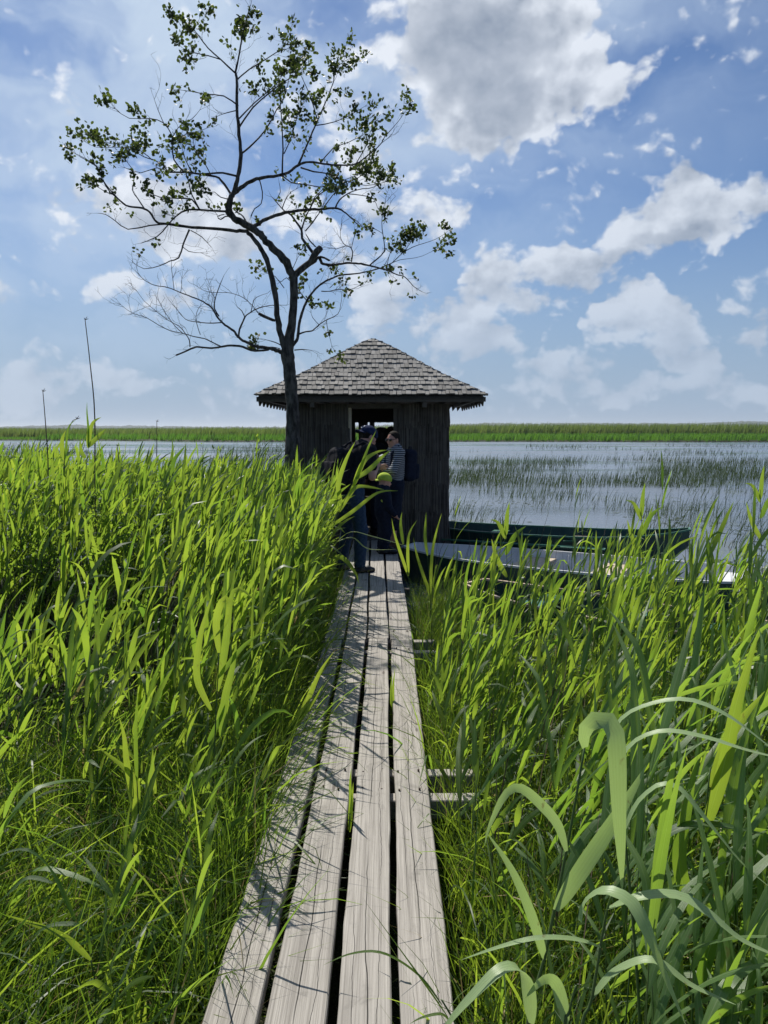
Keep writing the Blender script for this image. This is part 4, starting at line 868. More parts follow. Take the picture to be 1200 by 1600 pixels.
# walls of upright reeds
def mat_wall(name, a, b, z0, z1, y_off, axis, sign, label=None, seed=0, holes=()):
    g = np.random.default_rng(seed); C = []; Rr = []; Vv = []
    for layer in (0, 1):
        n = int((b - a) / .0125)
        for i in range(n):
            u = a + (i + .5) * (b - a) / n + g.normal(0, .002)
            ed = [z0 + g.uniform(-.03, .03)] + [zt_ + g.normal(0, .035) for zt_ in np.arange(z0 + .35, z1 - .2, .42)] + [z1]
            segs = [(a_ - .05, b_) for a_, b_ in zip(ed[:-1], ed[1:])]
            for (h0, h1, hz0, hz1) in holes:
                if h0 < u < h1: segs = [(z0, hz0), (hz1 + g.normal(0, .004), z1)]
            for (s0, s1) in segs:
                if s1 - s0 < .02: continue
                off = y_off + layer * .016 * sign + g.normal(0, .002); jig = np.cumsum(g.normal(0, .0025, 4))
                zs = np.linspace(s0, s1, 4); us = u + jig - jig[0]; off = off + sign * np.linspace(-.016, .002, 4) * (1 if layer == 0 else 0); fl = sign * .10 * np.clip((.35 - zs) / 1.1, 0, 1) ** 1.5
                C.append(np.stack([us if axis == 'x' else off - fl, off - fl if axis == 'x' else us, zs], -1)); Rr.append(np.full(4, .0066)); Vv.append(g.uniform(0, .9))
    V, Q, v = tubes(np.array(C), np.array(Rr), 5, np.array(Vv))
    o = link(name, mesh_np(name, V, Q, None, v), M['thatch_wall'], hut)
    bk = MB(); zc = (z0 + z1) / 2; mid = y_off + .030 * sign
    rects = [(a, b, z0, z1)]
    if holes:
        hs = sorted(holes); z_lo, z_hi = hs[0][2], hs[0][3]; rects = [(a, b, z0, z_lo), (a, b, z_hi, z1)]; u = a
        for h in hs: rects.append((u, h[0], z_lo, z_hi)); u = h[1]
        rects.append((u, b, z_lo, z_hi))
    for (r0, r1, s0, s1) in rects:
        if axis == 'x': bk.box(((r0 + r1) / 2, mid, (s0 + s1) / 2), (r1 - r0, .02, s1 - s0))
        else: bk.box((mid, (r0 + r1) / 2, (s0 + s1) / 2), (.02, r1 - r0, s1 - s0))
    bk.build('backing', M['timber'], o)
    return o
ZB = -.75; ZT = ZE - .09
dl = at(552, 700, 11.3).x - HX; dr = at(616, 700, 11.3).x - HX
mat_wall('wall', -HW, dl - .10, ZB, ZT, -HW, 'x', 1, seed=1)
mat_wall('wall', dr, HW, ZB, ZT, -HW, 'x', 1, seed=2)
mat_wall('wall', -HW, HW, ZB, ZT, -HW, 'y', 1, seed=3); mat_wall('wall', -HW, HW, ZB, ZT, HW, 'y', -1, seed=4)
wy = HY + HW
def hx(px): return at(px, 660, wy).x - HX
zt = at(600, 660, wy).z
mat_wall('wall', -HW, HW, ZB, ZT, HW, 'x', -1, seed=5, holes=((hx(505), hx(545), .95, zt), (hx(555), hx(561), .95, zt), (hx(574.5), hx(577.5), .95, zt), (hx(585), hx(622), .95, zt)))
MB().box((dl - .045, -HW - .005, (ZT - .05) / 2), (.045, .09, ZT - .06)).build('door_post', M['boat_rail'] if False else M['seat_wood'], hut, bevel=.004)
MB().box((dl - .088, -HW - .004, (ZT - .05) / 2), (.035, .08, ZT - .06)).build('door_post', M['timber'], hut, bevel=.004)
MB().box((dr + .012, -HW - .022, (ZT - .05) / 2), (.05, .05, ZT - .06)).build('door_post', M['timber'], hut, bevel=.004)
MB().box(((dl + dr) / 2, -HW - .024, ZT - .035), (dr - dl + .18, .05, .07)).build('lintel', M['timber'], hut, bevel=.004)
MB().box((0, 0, -.03), (2 * HW - .12, 2 * HW - .12, .06)).build('floor', M['timber'], hut)
MB().box(((dl + dr) / 2, -HW - .09, -.03), (dr - dl + .06, .16, .07)).build('threshold', M['timber'], hut, bevel=.005)
MB().box((0, HW - .30, .45), (2 * HW - .2, .30, .035)).box((-.7, HW - .30, .22), (.06, .24, .42)).box((.7, HW - .30, .22), (.06, .24, .42)).build('bench', M['timber'], hut)
for (xx, yy) in ((-HW + .06, -HW + .09), (HW - .06, -HW + .09), (-HW + .06, HW - .09), (HW - .06, HW - .09)):
    MB().tube([(xx, yy, -1.2), (xx, yy, ZT)], .045, 8).build('corner_post', M['timber'], hut)
for px in (489, 663): 
    x = at(px, 632, 11.0).x - HX; MB().box((x, -HW - .22, ZE - .115), (.06, .42, .07)).build('bracket', M['timber'], hut)
# thin pole leaning by the door
pl = empty('thin_pole', at(546, 715, 11.1)); tag(pl, 'thin grey pole standing upright against the hut wall by the door', 'pole')
MB().tube([(0, 0, -1.0), (.002, 0, .12), (-.003, 0, .42)], [.014, .013, .012], 7).build('pole_shaft', M['timber'], pl, smooth=True)
# railing beside the entrance
p0 = at(628, 750, 10.75)
rail = empty('railing', (p0.x, p0.y, 0)); tag(rail, 'short wooden railing with a capped post right of the hut entrance', 'railing')
MB().box((0, 0, p0.z / 2 - .3), (.062, .062, p0.z + .56)).build('post', M['timber'], rail, bevel=.005)
MB().box((0, 0, p0.z - .008), (.105, .105, .05)).build('post_cap', M['timber'], rail, bevel=.008)
MB().box((.0, .22, p0.z - .06), (.045, .40, .06)).build('handrail', M['timber'], rail, bevel=.005)
MB().box((.0, .22, p0.z - .42), (.03, .40, .05)).build('handrail', M['timber'], rail, bevel=.005)
# ------------------------------------------------------------------ boats
def boat(name, label, L0, L1, Wd, zg, mats, sheer_r=.10, sheer_l=.05, seats=(), pr=.55, pl_=.5, n=28, hull_h=.42, rail=.028, rake=.16):
    """punt whose long axis runs from L0 (left end) to L1 (right end); Wd beam, zg gunwale height"""
    L0 = Vector((*L0, 0)); L1 = Vector((*L1, 0)); ax = L1 - L0; Ln = ax.length; ang = math.atan2(ax.y, ax.x)
    o = empty(name, (L0 + L1) / 2, ang); o.location.z = ZW - .06; tag(o, label, 'boat', 'flat wooden boats moored beside the boardwalk')
    zt_ = zg - o.location.z; st = []
    for i in range(n + 1):
        t = i / n; e = 2 * t - 1
        w_ = Wd / 2 * (1 - max(0, -e) ** 2.6 * pl_) * (1 - max(0, e) ** 2.6 * pr)
        zt2 = zt_ + (sheer_r * max(0, e) ** 3 + sheer_l * max(0, -e) ** 3)
        zb = max(0, abs(e) - .78) * (rake * 4.2 if e > 0 else rake * 2.4)
        st.append(((t - .5) * Ln, w_, zt2, zb))
    th = .018
    def shell(inner):
        V = []; k = 5
        for (x, w_, zt2, zb) in st:
            wt = w_ - (th if inner else 0); wb = w_ * .74 - (th if inner else 0); zb2 = zb + (th if inner else 0)
            xx = x * (1 - (th / Ln * 2 if inner else 0)); fl = xx
            V += [(xx, -wt, zt2), (fl, -(wt * .45 + wb * .55), (zt2 + zb2) / 2), (fl, -wb, zb2), (fl, wb, zb2), (fl, (wt * .45 + wb * .55), (zt2 + zb2) / 2), (xx, wt, zt2)]
        k = 6; Fc = []
        for i in range(n):
            for j in range(k - 1):
                a = i * k + j; f = (a, a + 1, a + 1 + k, a + k); Fc.append(f if inner else f[::-1])
        Fc.append((0, 1, 2, 3, 4, 5) if not inner else (5, 4, 3, 2, 1, 0)); Fc.append(tuple(range(n * k, n * k + 6))[::-1] if not inner else tuple(range(n * k, n * k + 6)))
        return V, Fc
    h = MB().add(*shell(False)); h.build('hull', mats[0], o)
    MB().add(*shell(True)).build('inner_lining', mats[1], o)
    for sgn in (-1, 1):
        P = [(x, sgn * (w_ - th / 2), zt2 + .004) for (x, w_, zt2, zb) in st]; mb = MB(); V = []
        for (x, y, z) in P:
            V += [(x, y - rail / 2, z - .012), (x, y + rail / 2, z - .012), (x, y + rail / 2, z + .012), (x, y - rail / 2, z + .012)]
        Fc = [(i * 4 + j, i * 4 + (j + 1) % 4, i * 4 + (j + 1) % 4 + 4, i * 4 + j + 4) for i in range(len(P) - 1) for j in range(4)] + [(3, 2, 1, 0), (len(V) - 4, len(V) - 3, len(V) - 2, len(V) - 1)]
        mb.add(V, Fc).build('gunwale', mats[2], o)
    for e in (0, -1):
        x, w_, zt2, zb = st[e]; MB().box((x, 0, zt2 + .004), (rail * 1.1, 2 * w_ + .01, .024)).build('end_rail', mats[2], o)
    for (t, wd, mt, dz) in seats:
        x, w_, zt2, zb = st[int(t * n)]
        MB().box((x, 0, zt2 - dz), (wd, 2 * w_ * .93, .024)).build('seat', mt, o, bevel=.003)
    for t in (.14, .3, .45, .62, .76, .9):                    # ribs
        x, w_, zt2, zb = st[int(t * n)]
        for sgn in (-1, 1):
            V0 = Vector((x, sgn * (w_ - .028), zt2 - .015)); V1 = Vector((x, sgn * (w_ * .74 - .022), zb + .03))
            mb = MB().tube([V0, V1], .014, 4).build('rib', mats[1], o)
    return o
def wp(px, py, z): q = gnd(px, py, z); return (q.x, q.y)
a0 = gnd(668, 822, .02); a1 = gnd(1082, 838, .06)
boat('boat', 'dark green flat boat farthest from the camera, its raised bow pointing right', (a0.x, a0.y + .1), (a1.x, a1.y + .12), 1.16, .015, (M['boat_green'], M['boat_green'], M['boat_green_lt']),
     sheer_r=.13, sheer_l=.05, seats=((.30, .26, M['boat_green_lt'], .09), (.62, .26, M['timber'], .12)), pr=.80, rake=.42)
b0 = gnd(640, 862, -.05); b1 = gnd(1250, 914, -.03)
boat('boat', 'boat with a light grey inside and a dark green hull, between the two green boats', (b0.x, b0.y), (b1.x, b1.y), 1.38, .0, (M['boat_green'], M['boat_grey'], M['boat_grey']),
     sheer_r=.06, sheer_l=.04, seats=((.36, .36, M['seat_wood'], .09), (.60, .34, M['seat_wood'], .09), (.86, .30, M['boat_grey'], .08)), pr=.45, pl_=.7)
c0 = gnd(742, 918, -.10); c1 = gnd(1260, 1000, -.06)
boat('boat', 'green boat nearest the camera with worn tan gunwales, half hidden by the reeds', (c0.x, c0.y), (c1.x, c1.y), .96, -.08, (M['boat_green_lt'], M['boat_green'], M['boat_rail']),
     sheer_r=.05, sheer_l=.04, seats=((.28, .24, M['boat_green_lt'], .06), (.55, .24, M['boat_green_lt'], .06), (.8, .24, M['boat_green_lt'], .06)), pr=.4, pl_=.6, rail=.036)
def oar(p, q, label, blade=True, mat=None, grp=None):
    p = Vector(p); q = Vector(q); o = empty('oar', p); tag(o, label, 'oar', grp); d = q - p
    MB().tube([(0, 0, 0), d * .8, d], [.018, .017, .014], 8).build('shaft', mat, o, smooth=True)
    ang = math.atan2(d.y, d.x); tilt = -math.asin(d.z / d.length)
    rot = Matrix.Rotation(ang, 3, 'Z') @ Matrix.Rotation(tilt, 3, 'Y')
    MB().box(d * .12, (d.length * .26, .13, .014), rot).build('blade', mat, o, bevel=.004)
    return o
oar(at(943, 858, 10.2), at(690, 843, 11.1), 'green painted oar lying along the far side of the grey boat', mat=M['boat_green_lt'])
oar(at(1000, 838, 11.35), at(880, 846, 11.3), 'short light green oar laid across the farthest green boat', mat=M['boat_green_lt'])
# ------------------------------------------------------------------ smooth bodies: blended tapering limbs turned into one surface
def sdf_mesh(name, prims, res=.011, k=.025, cuts=(), wrinkle=0.0, smooth=True, wf=38):
    lo = np.min([p['lo'] for p in prims], 0) - .04; hi = np.max([p['hi'] for p in prims], 0) + .04
    ax_ = [np.arange(lo[i], hi[i] + res, res) for i in range(3)]; shp = [len(a) for a in ax_]
    Fd = np.full(shp, .5, np.float32)
    for p in prims:
        i0 = [max(0, int((p['lo'][i] - .05 - lo[i]) / res)) for i in range(3)]; i1 = [min(shp[i], int((p['hi'][i] + .05 - lo[i]) / res) + 2) for i in range(3)]
        sl = tuple(slice(a, b) for a, b in zip(i0, i1)); G = np.stack(np.meshgrid(*[ax_[i][sl[i]] for i in range(3)], indexing='ij'), -1)
        d = p['f'](G).astype(np.float32); a = Fd[sl]; kk = p.get('k', k)
        h = np.clip(.5 + .5 * (a - d) / kk, 0, 1); Fd[sl] = a * (1 - h) + d * h - kk * h * (1 - h)
    G = np.meshgrid(*ax_, indexing='ij')
    if wrinkle: Fd = Fd + wrinkle * np.sin(G[0] * wf + 2.2 * np.sin(G[2] * 19 + G[1] * 9)) * np.sin(G[2] * wf * .9 + 2 * np.sin(G[1] * 23 + G[0] * 11))
    for (n_, off) in cuts: Fd = np.maximum(Fd, G[0] * n_[0] + G[1] * n_[1] + G[2] * n_[2] - off)
    ins = Fd < 0
    c = [ins[:-1, :-1, :-1], ins[1:, :-1, :-1], ins[:-1, 1:, :-1], ins[1:, 1:, :-1], ins[:-1, :-1, 1:], ins[1:, :-1, 1:], ins[:-1, 1:, 1:], ins[1:, 1:, 1:]]
    s = sum(x.astype(np.int8) for x in c); act = (s > 0) & (s < 8)
    idx = -np.ones(act.shape, np.int64); cells = np.argwhere(act); idx[act] = np.arange(len(cells))
    off = np.array([(i & 1, (i >> 1) & 1, (i >> 2) & 1) for i in range(8)])
    val = np.stack([Fd[cells[:, 0] + o[0], cells[:, 1] + o[1], cells[:, 2] + o[2]] for o in off], 1)
    acc_ = np.zeros((len(cells), 3)); cnt = np.zeros(len(cells))
    for a in range(8):
        for b in range(a + 1, 8):
            if bin(a ^ b).count('1') != 1: continue
            m = (val[:, a] < 0) != (val[:, b] < 0); t = np.where(m, val[:, a] / (val[:, a] - val[:, b] + 1e-12), 0)
            acc_ += (off[a] + (off[b] - off[a]) * t[:, None]) * m[:, None]; cnt += m
    V = (cells + acc_ / cnt[:, None]) * res + lo; Qs = []
    for ax in range(3):
        o1, o2 = [(1, 2), (2, 0), (0, 1)][ax]; d = [0, 0, 0]; d[ax] = 1
        A = ins[tuple(slice(1, -1) if i != ax else slice(0, -1) for i in range(3))]; B = ins[tuple(slice(1, -1) if i != ax else slice(1, None) for i in range(3))]
        for flip, mm in ((0, A & ~B), (1, ~A & B)):
            q = np.argwhere(mm)
            for i in range(3):
                if i != ax: q[:, i] += 1
            e1 = np.zeros(3, int); e1[o1] = 1; e2 = np.zeros(3, int); e2[o2] = 1
            g4 = [idx[tuple((q - e1 - e2).T)], idx[tuple((q - e2).T)], idx[tuple(q.T)], idx[tuple((q - e1).T)]]
            Qs.append(np.stack(g4 if not flip else g4[::-1], 1))
    return mesh_np(name, V, np.concatenate(Qs), smooth=smooth)
def cap_(a, b, ra, rb, k=None):
    a, b = np.array(a, float), np.array(b, float); ab = b - a; L2 = ab @ ab + 1e-9; m = max(ra, rb)
    def f(G): h = np.clip(((G - a) @ ab) / L2, 0, 1); return np.linalg.norm(G - a - h[..., None] * ab, axis=-1) - (ra + (rb - ra) * h)
    d = dict(lo=np.minimum(a, b) - m, hi=np.maximum(a, b) + m, f=f)
    if k: d['k'] = k
    return d
def ell(c, r, Rm=None, k=None):
    c = np.array(c, float); r = np.array(r, float); Rm = np.eye(3) if Rm is None else np.array(Rm)
    def f(G): q = (G - c) @ Rm; k0 = np.linalg.norm(q / r, axis=-1); k1 = np.linalg.norm(q / (r * r), axis=-1) + 1e-9; return k0 * (k0 - 1) / k1
    m = max(r); d = dict(lo=c - m, hi=c + m, f=f)
    if k: d['k'] = k
    return d
def rbox(c, h, rad, Rm=None, k=None):
    c = np.array(c, float); h = np.array(h, float) - rad; Rm = np.eye(3) if Rm is None else np.array(Rm)
    def f(G): q = np.abs((G - c) @ Rm) - h; return np.linalg.norm(np.maximum(q, 0), axis=-1) + np.minimum(q.max(-1), 0) - rad
    m = np.linalg.norm(h) + rad; d = dict(lo=c - m, hi=c + m, f=f)
    if k: d['k'] = k
    return d
def grow(p, e): q = dict(p); f = p['f']; q['f'] = lambda G: f(G) - e; q['lo'] = p['lo'] - e; q['hi'] = p['hi'] + e; return q
def frame(fwd, up=(0, 0, 1)):
    f = Vector(fwd).normalized(); u = (Vector(up) - f * Vector(up).dot(f)).normalized(); x = f.cross(u); return np.array([list(x), list(f), list(u)]).T   # columns: right, forward, up
def hand(w_, d, n, side, curl, s=1.0):
    """palm, four fingers of unequal length with two bends, a thumb leaving the side of the palm"""
    w_ = Vector(w_); d = Vector(d).normalized(); n = Vector(n); n = (n - d * n.dot(d)).normalized(); sd = d.cross(n) * side; P = []
    for o_ in (-.026, -.009, .009, .026): P.append(cap_(w_ + sd * o_ * .6 * s, w_ + d * .078 * s + sd * o_ * s, .014 * s, .0115 * s, .014))
    for o_, L in ((-.029, .062), (-.010, .074), (.010, .078), (.029, .070)):
        a = w_ + d * .080 * s + sd * o_ * s; b = a + (d * math.cos(curl * .5) + n * math.sin(curl * .5)) * L * .45 * s + sd * o_ * .12
        c = b + (d * math.cos(curl * 1.3) + n * math.sin(curl * 1.3)) * L * .32 * s; e = c + (d * math.cos(curl * 1.9) + n * math.sin(curl * 1.9)) * L * .25 * s
        P += [cap_(a, b, .0095 * s, .0088 * s, .004), cap_(b, c, .0088 * s, .008 * s, .004), cap_(c, e, .008 * s, .0068 * s, .004)]
    a = w_ + d * .022 * s + sd * .022 * s; b = a + (d * .5 + sd * .75 + n * .25).normalized() * .036 * s; c = b + (d * .8 + sd * .25 + n * .5).normalized() * .032 * s
    P += [cap_(a, b, .013 * s, .010 * s, .008), cap_(b, c, .010 * s, .008 * s, .004)]
    return P
def head_prims(c, fwd, s=1.0, up=(0, 0, 1)):
    Fm = frame(fwd, up); L = lambda x, y, z: np.array(c) + Fm @ (np.array([x, y, z]) * s); P = []
    P.append(ell(L(0, -.012, .028), np.array([.074, .094, .086]) * s, Fm)); P.append(ell(L(0, .022, -.035), np.array([.060, .066, .076]) * s, Fm, .03))
    P.append(cap_(L(0, .068, -.088), L(0, .060, -.078), .020 * s, .024 * s, .02))
    P.append(cap_(L(0, .084, .010), L(0, .104, -.024), .008 * s, .013 * s, .012)); P.append(cap_(L(-.012, .094, -.030), L(.012, .094, -.030), .009 * s, .009 * s, .008))
    P.append(cap_(L(-.018, .082, -.056), L(.018, .082, -.056), .0075 * s, .0075 * s, .007)); P.append(cap_(L(-.030, .074, .026), L(.030, .074, .026), .012 * s, .012 * s, .012))
    for x in (-1, 1):
        P.append(ell(L(x * .076, -.008, -.012), np.array([.009, .020, .032]) * s, Fm, .008)); P.append(ell(L(x * .044, .055, -.022), np.array([.02, .02, .02]) * s, Fm, .02))
        P.append(ell(L(x * .031, .077, .004), np.array([.013, .011, .010]) * s, Fm, .006))
    return P, L, Fm
def mat_cloth(name, c1, c2, **k): return simple(name, c1, c2, 30, .9, .15, .3, .003, **k)
def skin_mat(name, c):
    m, t, out = new_mat(name); co = t.node('ShaderNodeTexCoord').outputs['Object']; n = t.noise(co, 14, 3)
    b = principled(t, t.mix(n, c, (c[0] * 1.15, c[1] * .85, c[2] * .8)), .5, .4); b.inputs['Subsurface Weight'].default_value = .12; b.inputs['Subsurface Radius'].default_value = (.02, .008, .004)
    t.l.new(b.outputs[0], out.inputs[0]); return m
M['skin'] = skin_mat('skin', (.50, .30, .22))
M['navy'] = mat_cloth('navy cap cloth', (.012, .020, .055), (.020, .032, .085)); M['black'] = mat_cloth('black cloth', (.008, .008, .012), (.016, .016, .022))
M['jeans'] = mat_cloth('blue denim', (.025, .045, .085), (.045, .075, .13)); M['darknavy'] = mat_cloth('dark navy cloth', (.008, .011, .024), (.014, .020, .040))
M['shoe'] = simple('black shoe leather', (.008, .008, .009), (.02, .02, .022), 20, .5, .4); M['lime'] = mat_cloth('lime green cloth', (.38, .50, .05), (.50, .62, .09))
M['hair'] = simple('dark hair', (.008, .006, .005), (.025, .018, .013), 90, .8, .15, .6, .004, (1, 1, .3)); M['brown'] = mat_cloth('brown leather', (.10, .055, .035), (.16, .09, .06))
M['lens'] = simple('dark red sunglass lens', (.012, .004, .004), (.03, .006, .006), 5, .1, .8); M['white'] = mat_cloth('white embroidery', (.62, .63, .66), (.74, .75, .78)); M['lips'] = simple('lips', (.32, .09, .08), (.38, .12, .10), 30, .5)
def stripes():
    m, t, out = new_mat('black and white striped jersey'); co = t.node('ShaderNodeTexCoord').outputs['Object']; s = t.node('ShaderNodeSeparateXYZ', {0: co}).outputs
    z = t.m('ADD', s[2], t.m('MULTIPLY', t.noise(co, 6, 2), .02)); f = t.m('FRACT', t.m('MULTIPLY', z, 1 / .026))
    c = t.mix(t.ramp(f, .48, .54), (.03, .032, .04), (.36, .37, .39)); b = principled(t, c, .9, .1, bump(t, t.noise(co, 200, 2), .3, .002)); t.l.new(b.outputs[0], out.inputs[0]); return m
M['stripes'] = stripes()
def human(label, loc, rz, J, head_f, head_up=(0, 0, 1), s=1.0, wide=1.0, tops=None, pants=None, shoes=None, sleeve=.55, hair=None, hems=None, hands=None, res=.011, skirt=False, pant_end=.07):
    """J: joint positions in metres for a figure facing +Y"""
    o = empty('person', loc, rz); tag(o, label, 'person'); V_ = lambda n: Vector(J[n])
    H, L, Fm = head_prims(J['head'], head_f, s, head_up); w = wide
    body = list(H) + [cap_(V_('neck') - Vector((0, 0, .03)), Vector(L(0, -.012, -.05)), .056 * s, .050 * s, .03)]
    tor = [ell(V_('chest'), (.150 * w, .105 * w, .17), frame((0, 1, 0)), .06), ell(V_('waist'), (.130 * w, .095 * w, .13), None, .06), ell(V_('pelvis'), (.160 * w, .112 * w, .12), None, .05),
           cap_(V_('chest') + Vector((0, 0, .02)), V_('neck'), .09 * w, .060, .06), cap_(V_('shL') , V_('neck') , .055 * w, .05, .05), cap_(V_('shR'), V_('neck'), .055 * w, .05, .05), cap_(V_('chest'), V_('waist'), .11 * w, .10 * w, .06), cap_(V_('waist'), V_('pelvis'), .11 * w, .12 * w, .06)]
    arm = []; lower = []
    for q in 'LR':
        mid = V_('sh' + q).lerp(V_('el' + q), sleeve); arm.append((cap_(V_('sh' + q), mid, .055 * w, (.055 * (1 - sleeve) + .040 * sleeve) * w, .03), cap_(V_('sh' + q), V_('el' + q), .053 * w, .038, .03), cap_(V_('el' + q), V_('wr' + q), .038, .025, .02)))
        body += arm[-1][1:]
        d = (V_('wr' + q) - V_('el' + q)).normalized(); hd = hands.get(q) if hands else None
        hdir = Vector(hd[0]) if hd else d; nrm = Vector(hd[1]) if hd else Vector((0, 1, 0)); body += hand(V_('wr' + q), hdir, nrm, 1 if q == 'L' else -1, hd[2] if hd else .5, s)
        body += [cap_(V_('hip' + q), V_('kn' + q), .078 * w, .052, .03), cap_(V_('kn' + q), V_('an' + q), .052, .034, .02)]
    body += tor
    link('body', sdf_mesh('body', body, .0075, .022), M['skin'], o)
    shirt = [grow(p, .014) for p in tor] + [grow(a[0] if sleeve < 1 else a[1], .012) for a in arm] + ([grow(a[2], .010) for a in arm] if sleeve >= 1 else [])
    link('shirt', sdf_mesh('shirt', shirt, res, .03, [((0, 0, -1), -(J['pelvis'][2] - .04))], .0035), tops, o)
    lg = [grow(tor[2], .012), grow(cap_(V_('waist') - Vector((0, 0, .06)), V_('pelvis'), .11 * w, .12 * w, .06), .008)]
    for q in 'LR':
        lg += [grow(cap_(V_('hip' + q), V_('kn' + q), .080 * w, .058, .03), .016), grow(cap_(V_('kn' + q), V_('an' + q), .058, .050, .03), .016)]
    if skirt: lg += [cap_(V_('pelvis'), (V_('knL') + V_('knR')) / 2 - Vector((0, 0, .08)), .15 * w, .14, .05)]
    link('trousers', sdf_mesh('trousers', lg, res, .03, [((0, 0, -1), -pant_end), ((0, 0, 1), J['waist'][2] - .02)], .004), pants, o)
    for q in 'LR':
        an, to = V_('an' + q), V_('to' + q); d = (to - an); d.z = 0; d.normalize(); b0 = Vector((an.x, an.y, .035))
        P = [cap_(b0 - d * .045, b0 + d * .10, .036, .037, .03), cap_(b0 + d * .10, b0 + d * .165 - Vector((0, 0, .008)), .037, .026, .03), cap_(b0, an + Vector((0, 0, .02)), .040, .040, .03)]
        sh_ = link('shoe', sdf_mesh('shoe', P, .008, .02, [((0, 0, -1), -.004)]), shoes, o)
        S2 = [grow(p, .004) for p in P]; link('sole', sdf_mesh('sole', S2, .008, .02, [((0, 0, -1), -.001), ((0, 0, 1), .018)]), M['black'], sh_)
    return o, L, Fm
def baseball_cap(o, L, Fm, s, mat, back=False, emblem=False, bcol=None):
    """cloth dome pulled over the skull, with a stiff curved peak"""
    c = L(0, -.010, .040); dome = ell(c, np.array([.088, .108, .092]) * s, Fm); up = Fm[:, 2]; sg = -1 if back else 1
    m = sdf_mesh('cap', [dome, cap_(L(0, -.01, .130), L(0, -.01, .134), .007 * s, .007 * s, .004)], .007, .01, [(tuple(-up), -float(up @ L(0, 0, .018)))])
    cp = link('cap', m, mat, o)
    P = []
    for x in np.linspace(-.055, .055, 9):
        y0 = .070; y1 = .165 - 9 * x * x; z0 = .022 - 5 * x * x; P.append(cap_(L(x, sg * y0 - .01, z0), L(x, sg * y1 - .01, z0 - .022), .007 * s, .0055 * s, .012))
    link('peak', sdf_mesh('peak', P, .006, .012), mat, cp)
    if emblem:
        P = L(.0, sg * .104 - .010, .072); n = Fm @ np.array([0, sg * .85, .52]); r3 = frame(n)
        link('emblem', sdf_mesh('emblem', [ell(P, np.array([.027, .006, .027]) * s, r3)], .0035), M['white'], cp)
        link('emblem_letter', sdf_mesh('emblem_letter', [cap_(P + r3 @ np.array([-.010, .005, .010]), P + r3 @ np.array([-.010, .005, -.010]), .0035, .0035), cap_(P + r3 @ np.array([-.010, .005, -.010]), P + r3 @ np.array([.008, .005, -.010]), .0035, .0035)], .003), mat, cp)
def backpack(label, person, c, hsz, mat, tilt=0, straps=()):
    """pack worn by a person, in that person's frame"""
    o = empty('backpack', person.matrix_basis @ Vector(c), person.rotation_euler.z); tag(o, label, 'backpack'); Rm = np.array(Matrix.Rotation(tilt, 3, 'X'))
    hx_, hy_, hz_ = hsz
    link('bag', sdf_mesh('bag', [rbox((0, 0, 0), (hx_, hy_, hz_), min(hy_, .07), Rm)], .011, .02, (), .004, wf=24), mat, o)
    link('pocket', sdf_mesh('pocket', [rbox(Rm @ np.array([0, -hy_ - .005, -hz_ * .35]), (hx_ * .78, .035, hz_ * .5), .03, Rm)], .010, .02, (), .003), mat, o)
    hp = Rm @ np.array([0, -.0, hz_]); mb = MB(); mb.tube([Vector(hp) + Vector((x, 0, z)) for x, z in ((-.04, -.01), (-.035, .03), (.035, .03), (.04, -.01))], .008, 6).build('grab_handle', mat, o, smooth=True)
    for st_ in straps:
        P = [cap_(np.array(a) - np.array(c), np.array(b) - np.array(c), .014, .014, .01) for a, b in zip(st_[:-1], st_[1:])]
        link('strap', sdf_mesh('strap', P, .009, .012), mat, o)
    return o
# the man: seen from behind, turned right, head bent over something in his hands
pm = gnd(549, 893)
J = dict(pelvis=(0, -.02, .93), waist=(0, .0, 1.08), chest=(0, .07, 1.26), neck=(0, .16, 1.415), head=(0, .245, 1.52), shL=(-.195, .115, 1.37), shR=(.195, .115, 1.37),
         elL=(-.25, .16, 1.09), elR=(.265, .10, 1.085), wrL=(-.06, .30, 1.17), wrR=(.17, .25, 1.215), hipL=(-.09, -.02, .90), hipR=(.09, -.02, .90), knL=(-.11, .03, .49), knR=(.12, .05, .49), anL=(-.13, -.05, .085), anR=(.135, .02, .085), toL=(-.17, .1, .02), toR=(.17, .2, .02))
man, L, Fm = human('man in a backwards navy cap and jeans, seen from behind with head bowed', (pm.x, pm.y, 0), R(-52), J, (.12, .86, -.50), (0, .5, .86), 1.0, 1.16, M['black'], M['jeans'], M['shoe'], .62,
      hands=dict(L=((.75, .55, .2), (0, -.2, 1), .7), R=((-.62, .35, .65), (-.4, -.3, .8), .7)))
baseball_cap(man, L, Fm, 1.02, M['navy'], back=True, emblem=True)
link('hair', sdf_mesh('hair', [ell(L(0, -.022, .018), (.0775, .0900, .085), Fm)], .008, .02, [((0, 0, -1), -(J['head'][2] - .035))]), M['hair'], man)
st = [[(x * .6, -.05, 1.40), (x * .75, .08, 1.462), (x * .85, .18, 1.42), (x * .8, .23, 1.28), (x * .95, .15, 1.13), (x * .9, -.04, 1.02)] for x in (-.17, .17)]
backpack('black backpack on the back of the man in the navy cap', man, (-.02, -.165, 1.18), (.150, .110, .225), M['black'], R(-22), st)
ph = Matrix.Translation(man.location) @ Matrix.Rotation(R(-52), 4, 'Z')
pq = ph @ Vector((.04, .37, 1.29)); phone = empty('phone', pq, R(-52)); tag(phone, 'small white phone held in the hands of the man in the navy cap', 'phone')
MB().box((0, 0, 0), (.074, .148, .009), Matrix.Rotation(R(25), 3, 'X')).build('phone_body', M['white'], phone, bevel=.003)
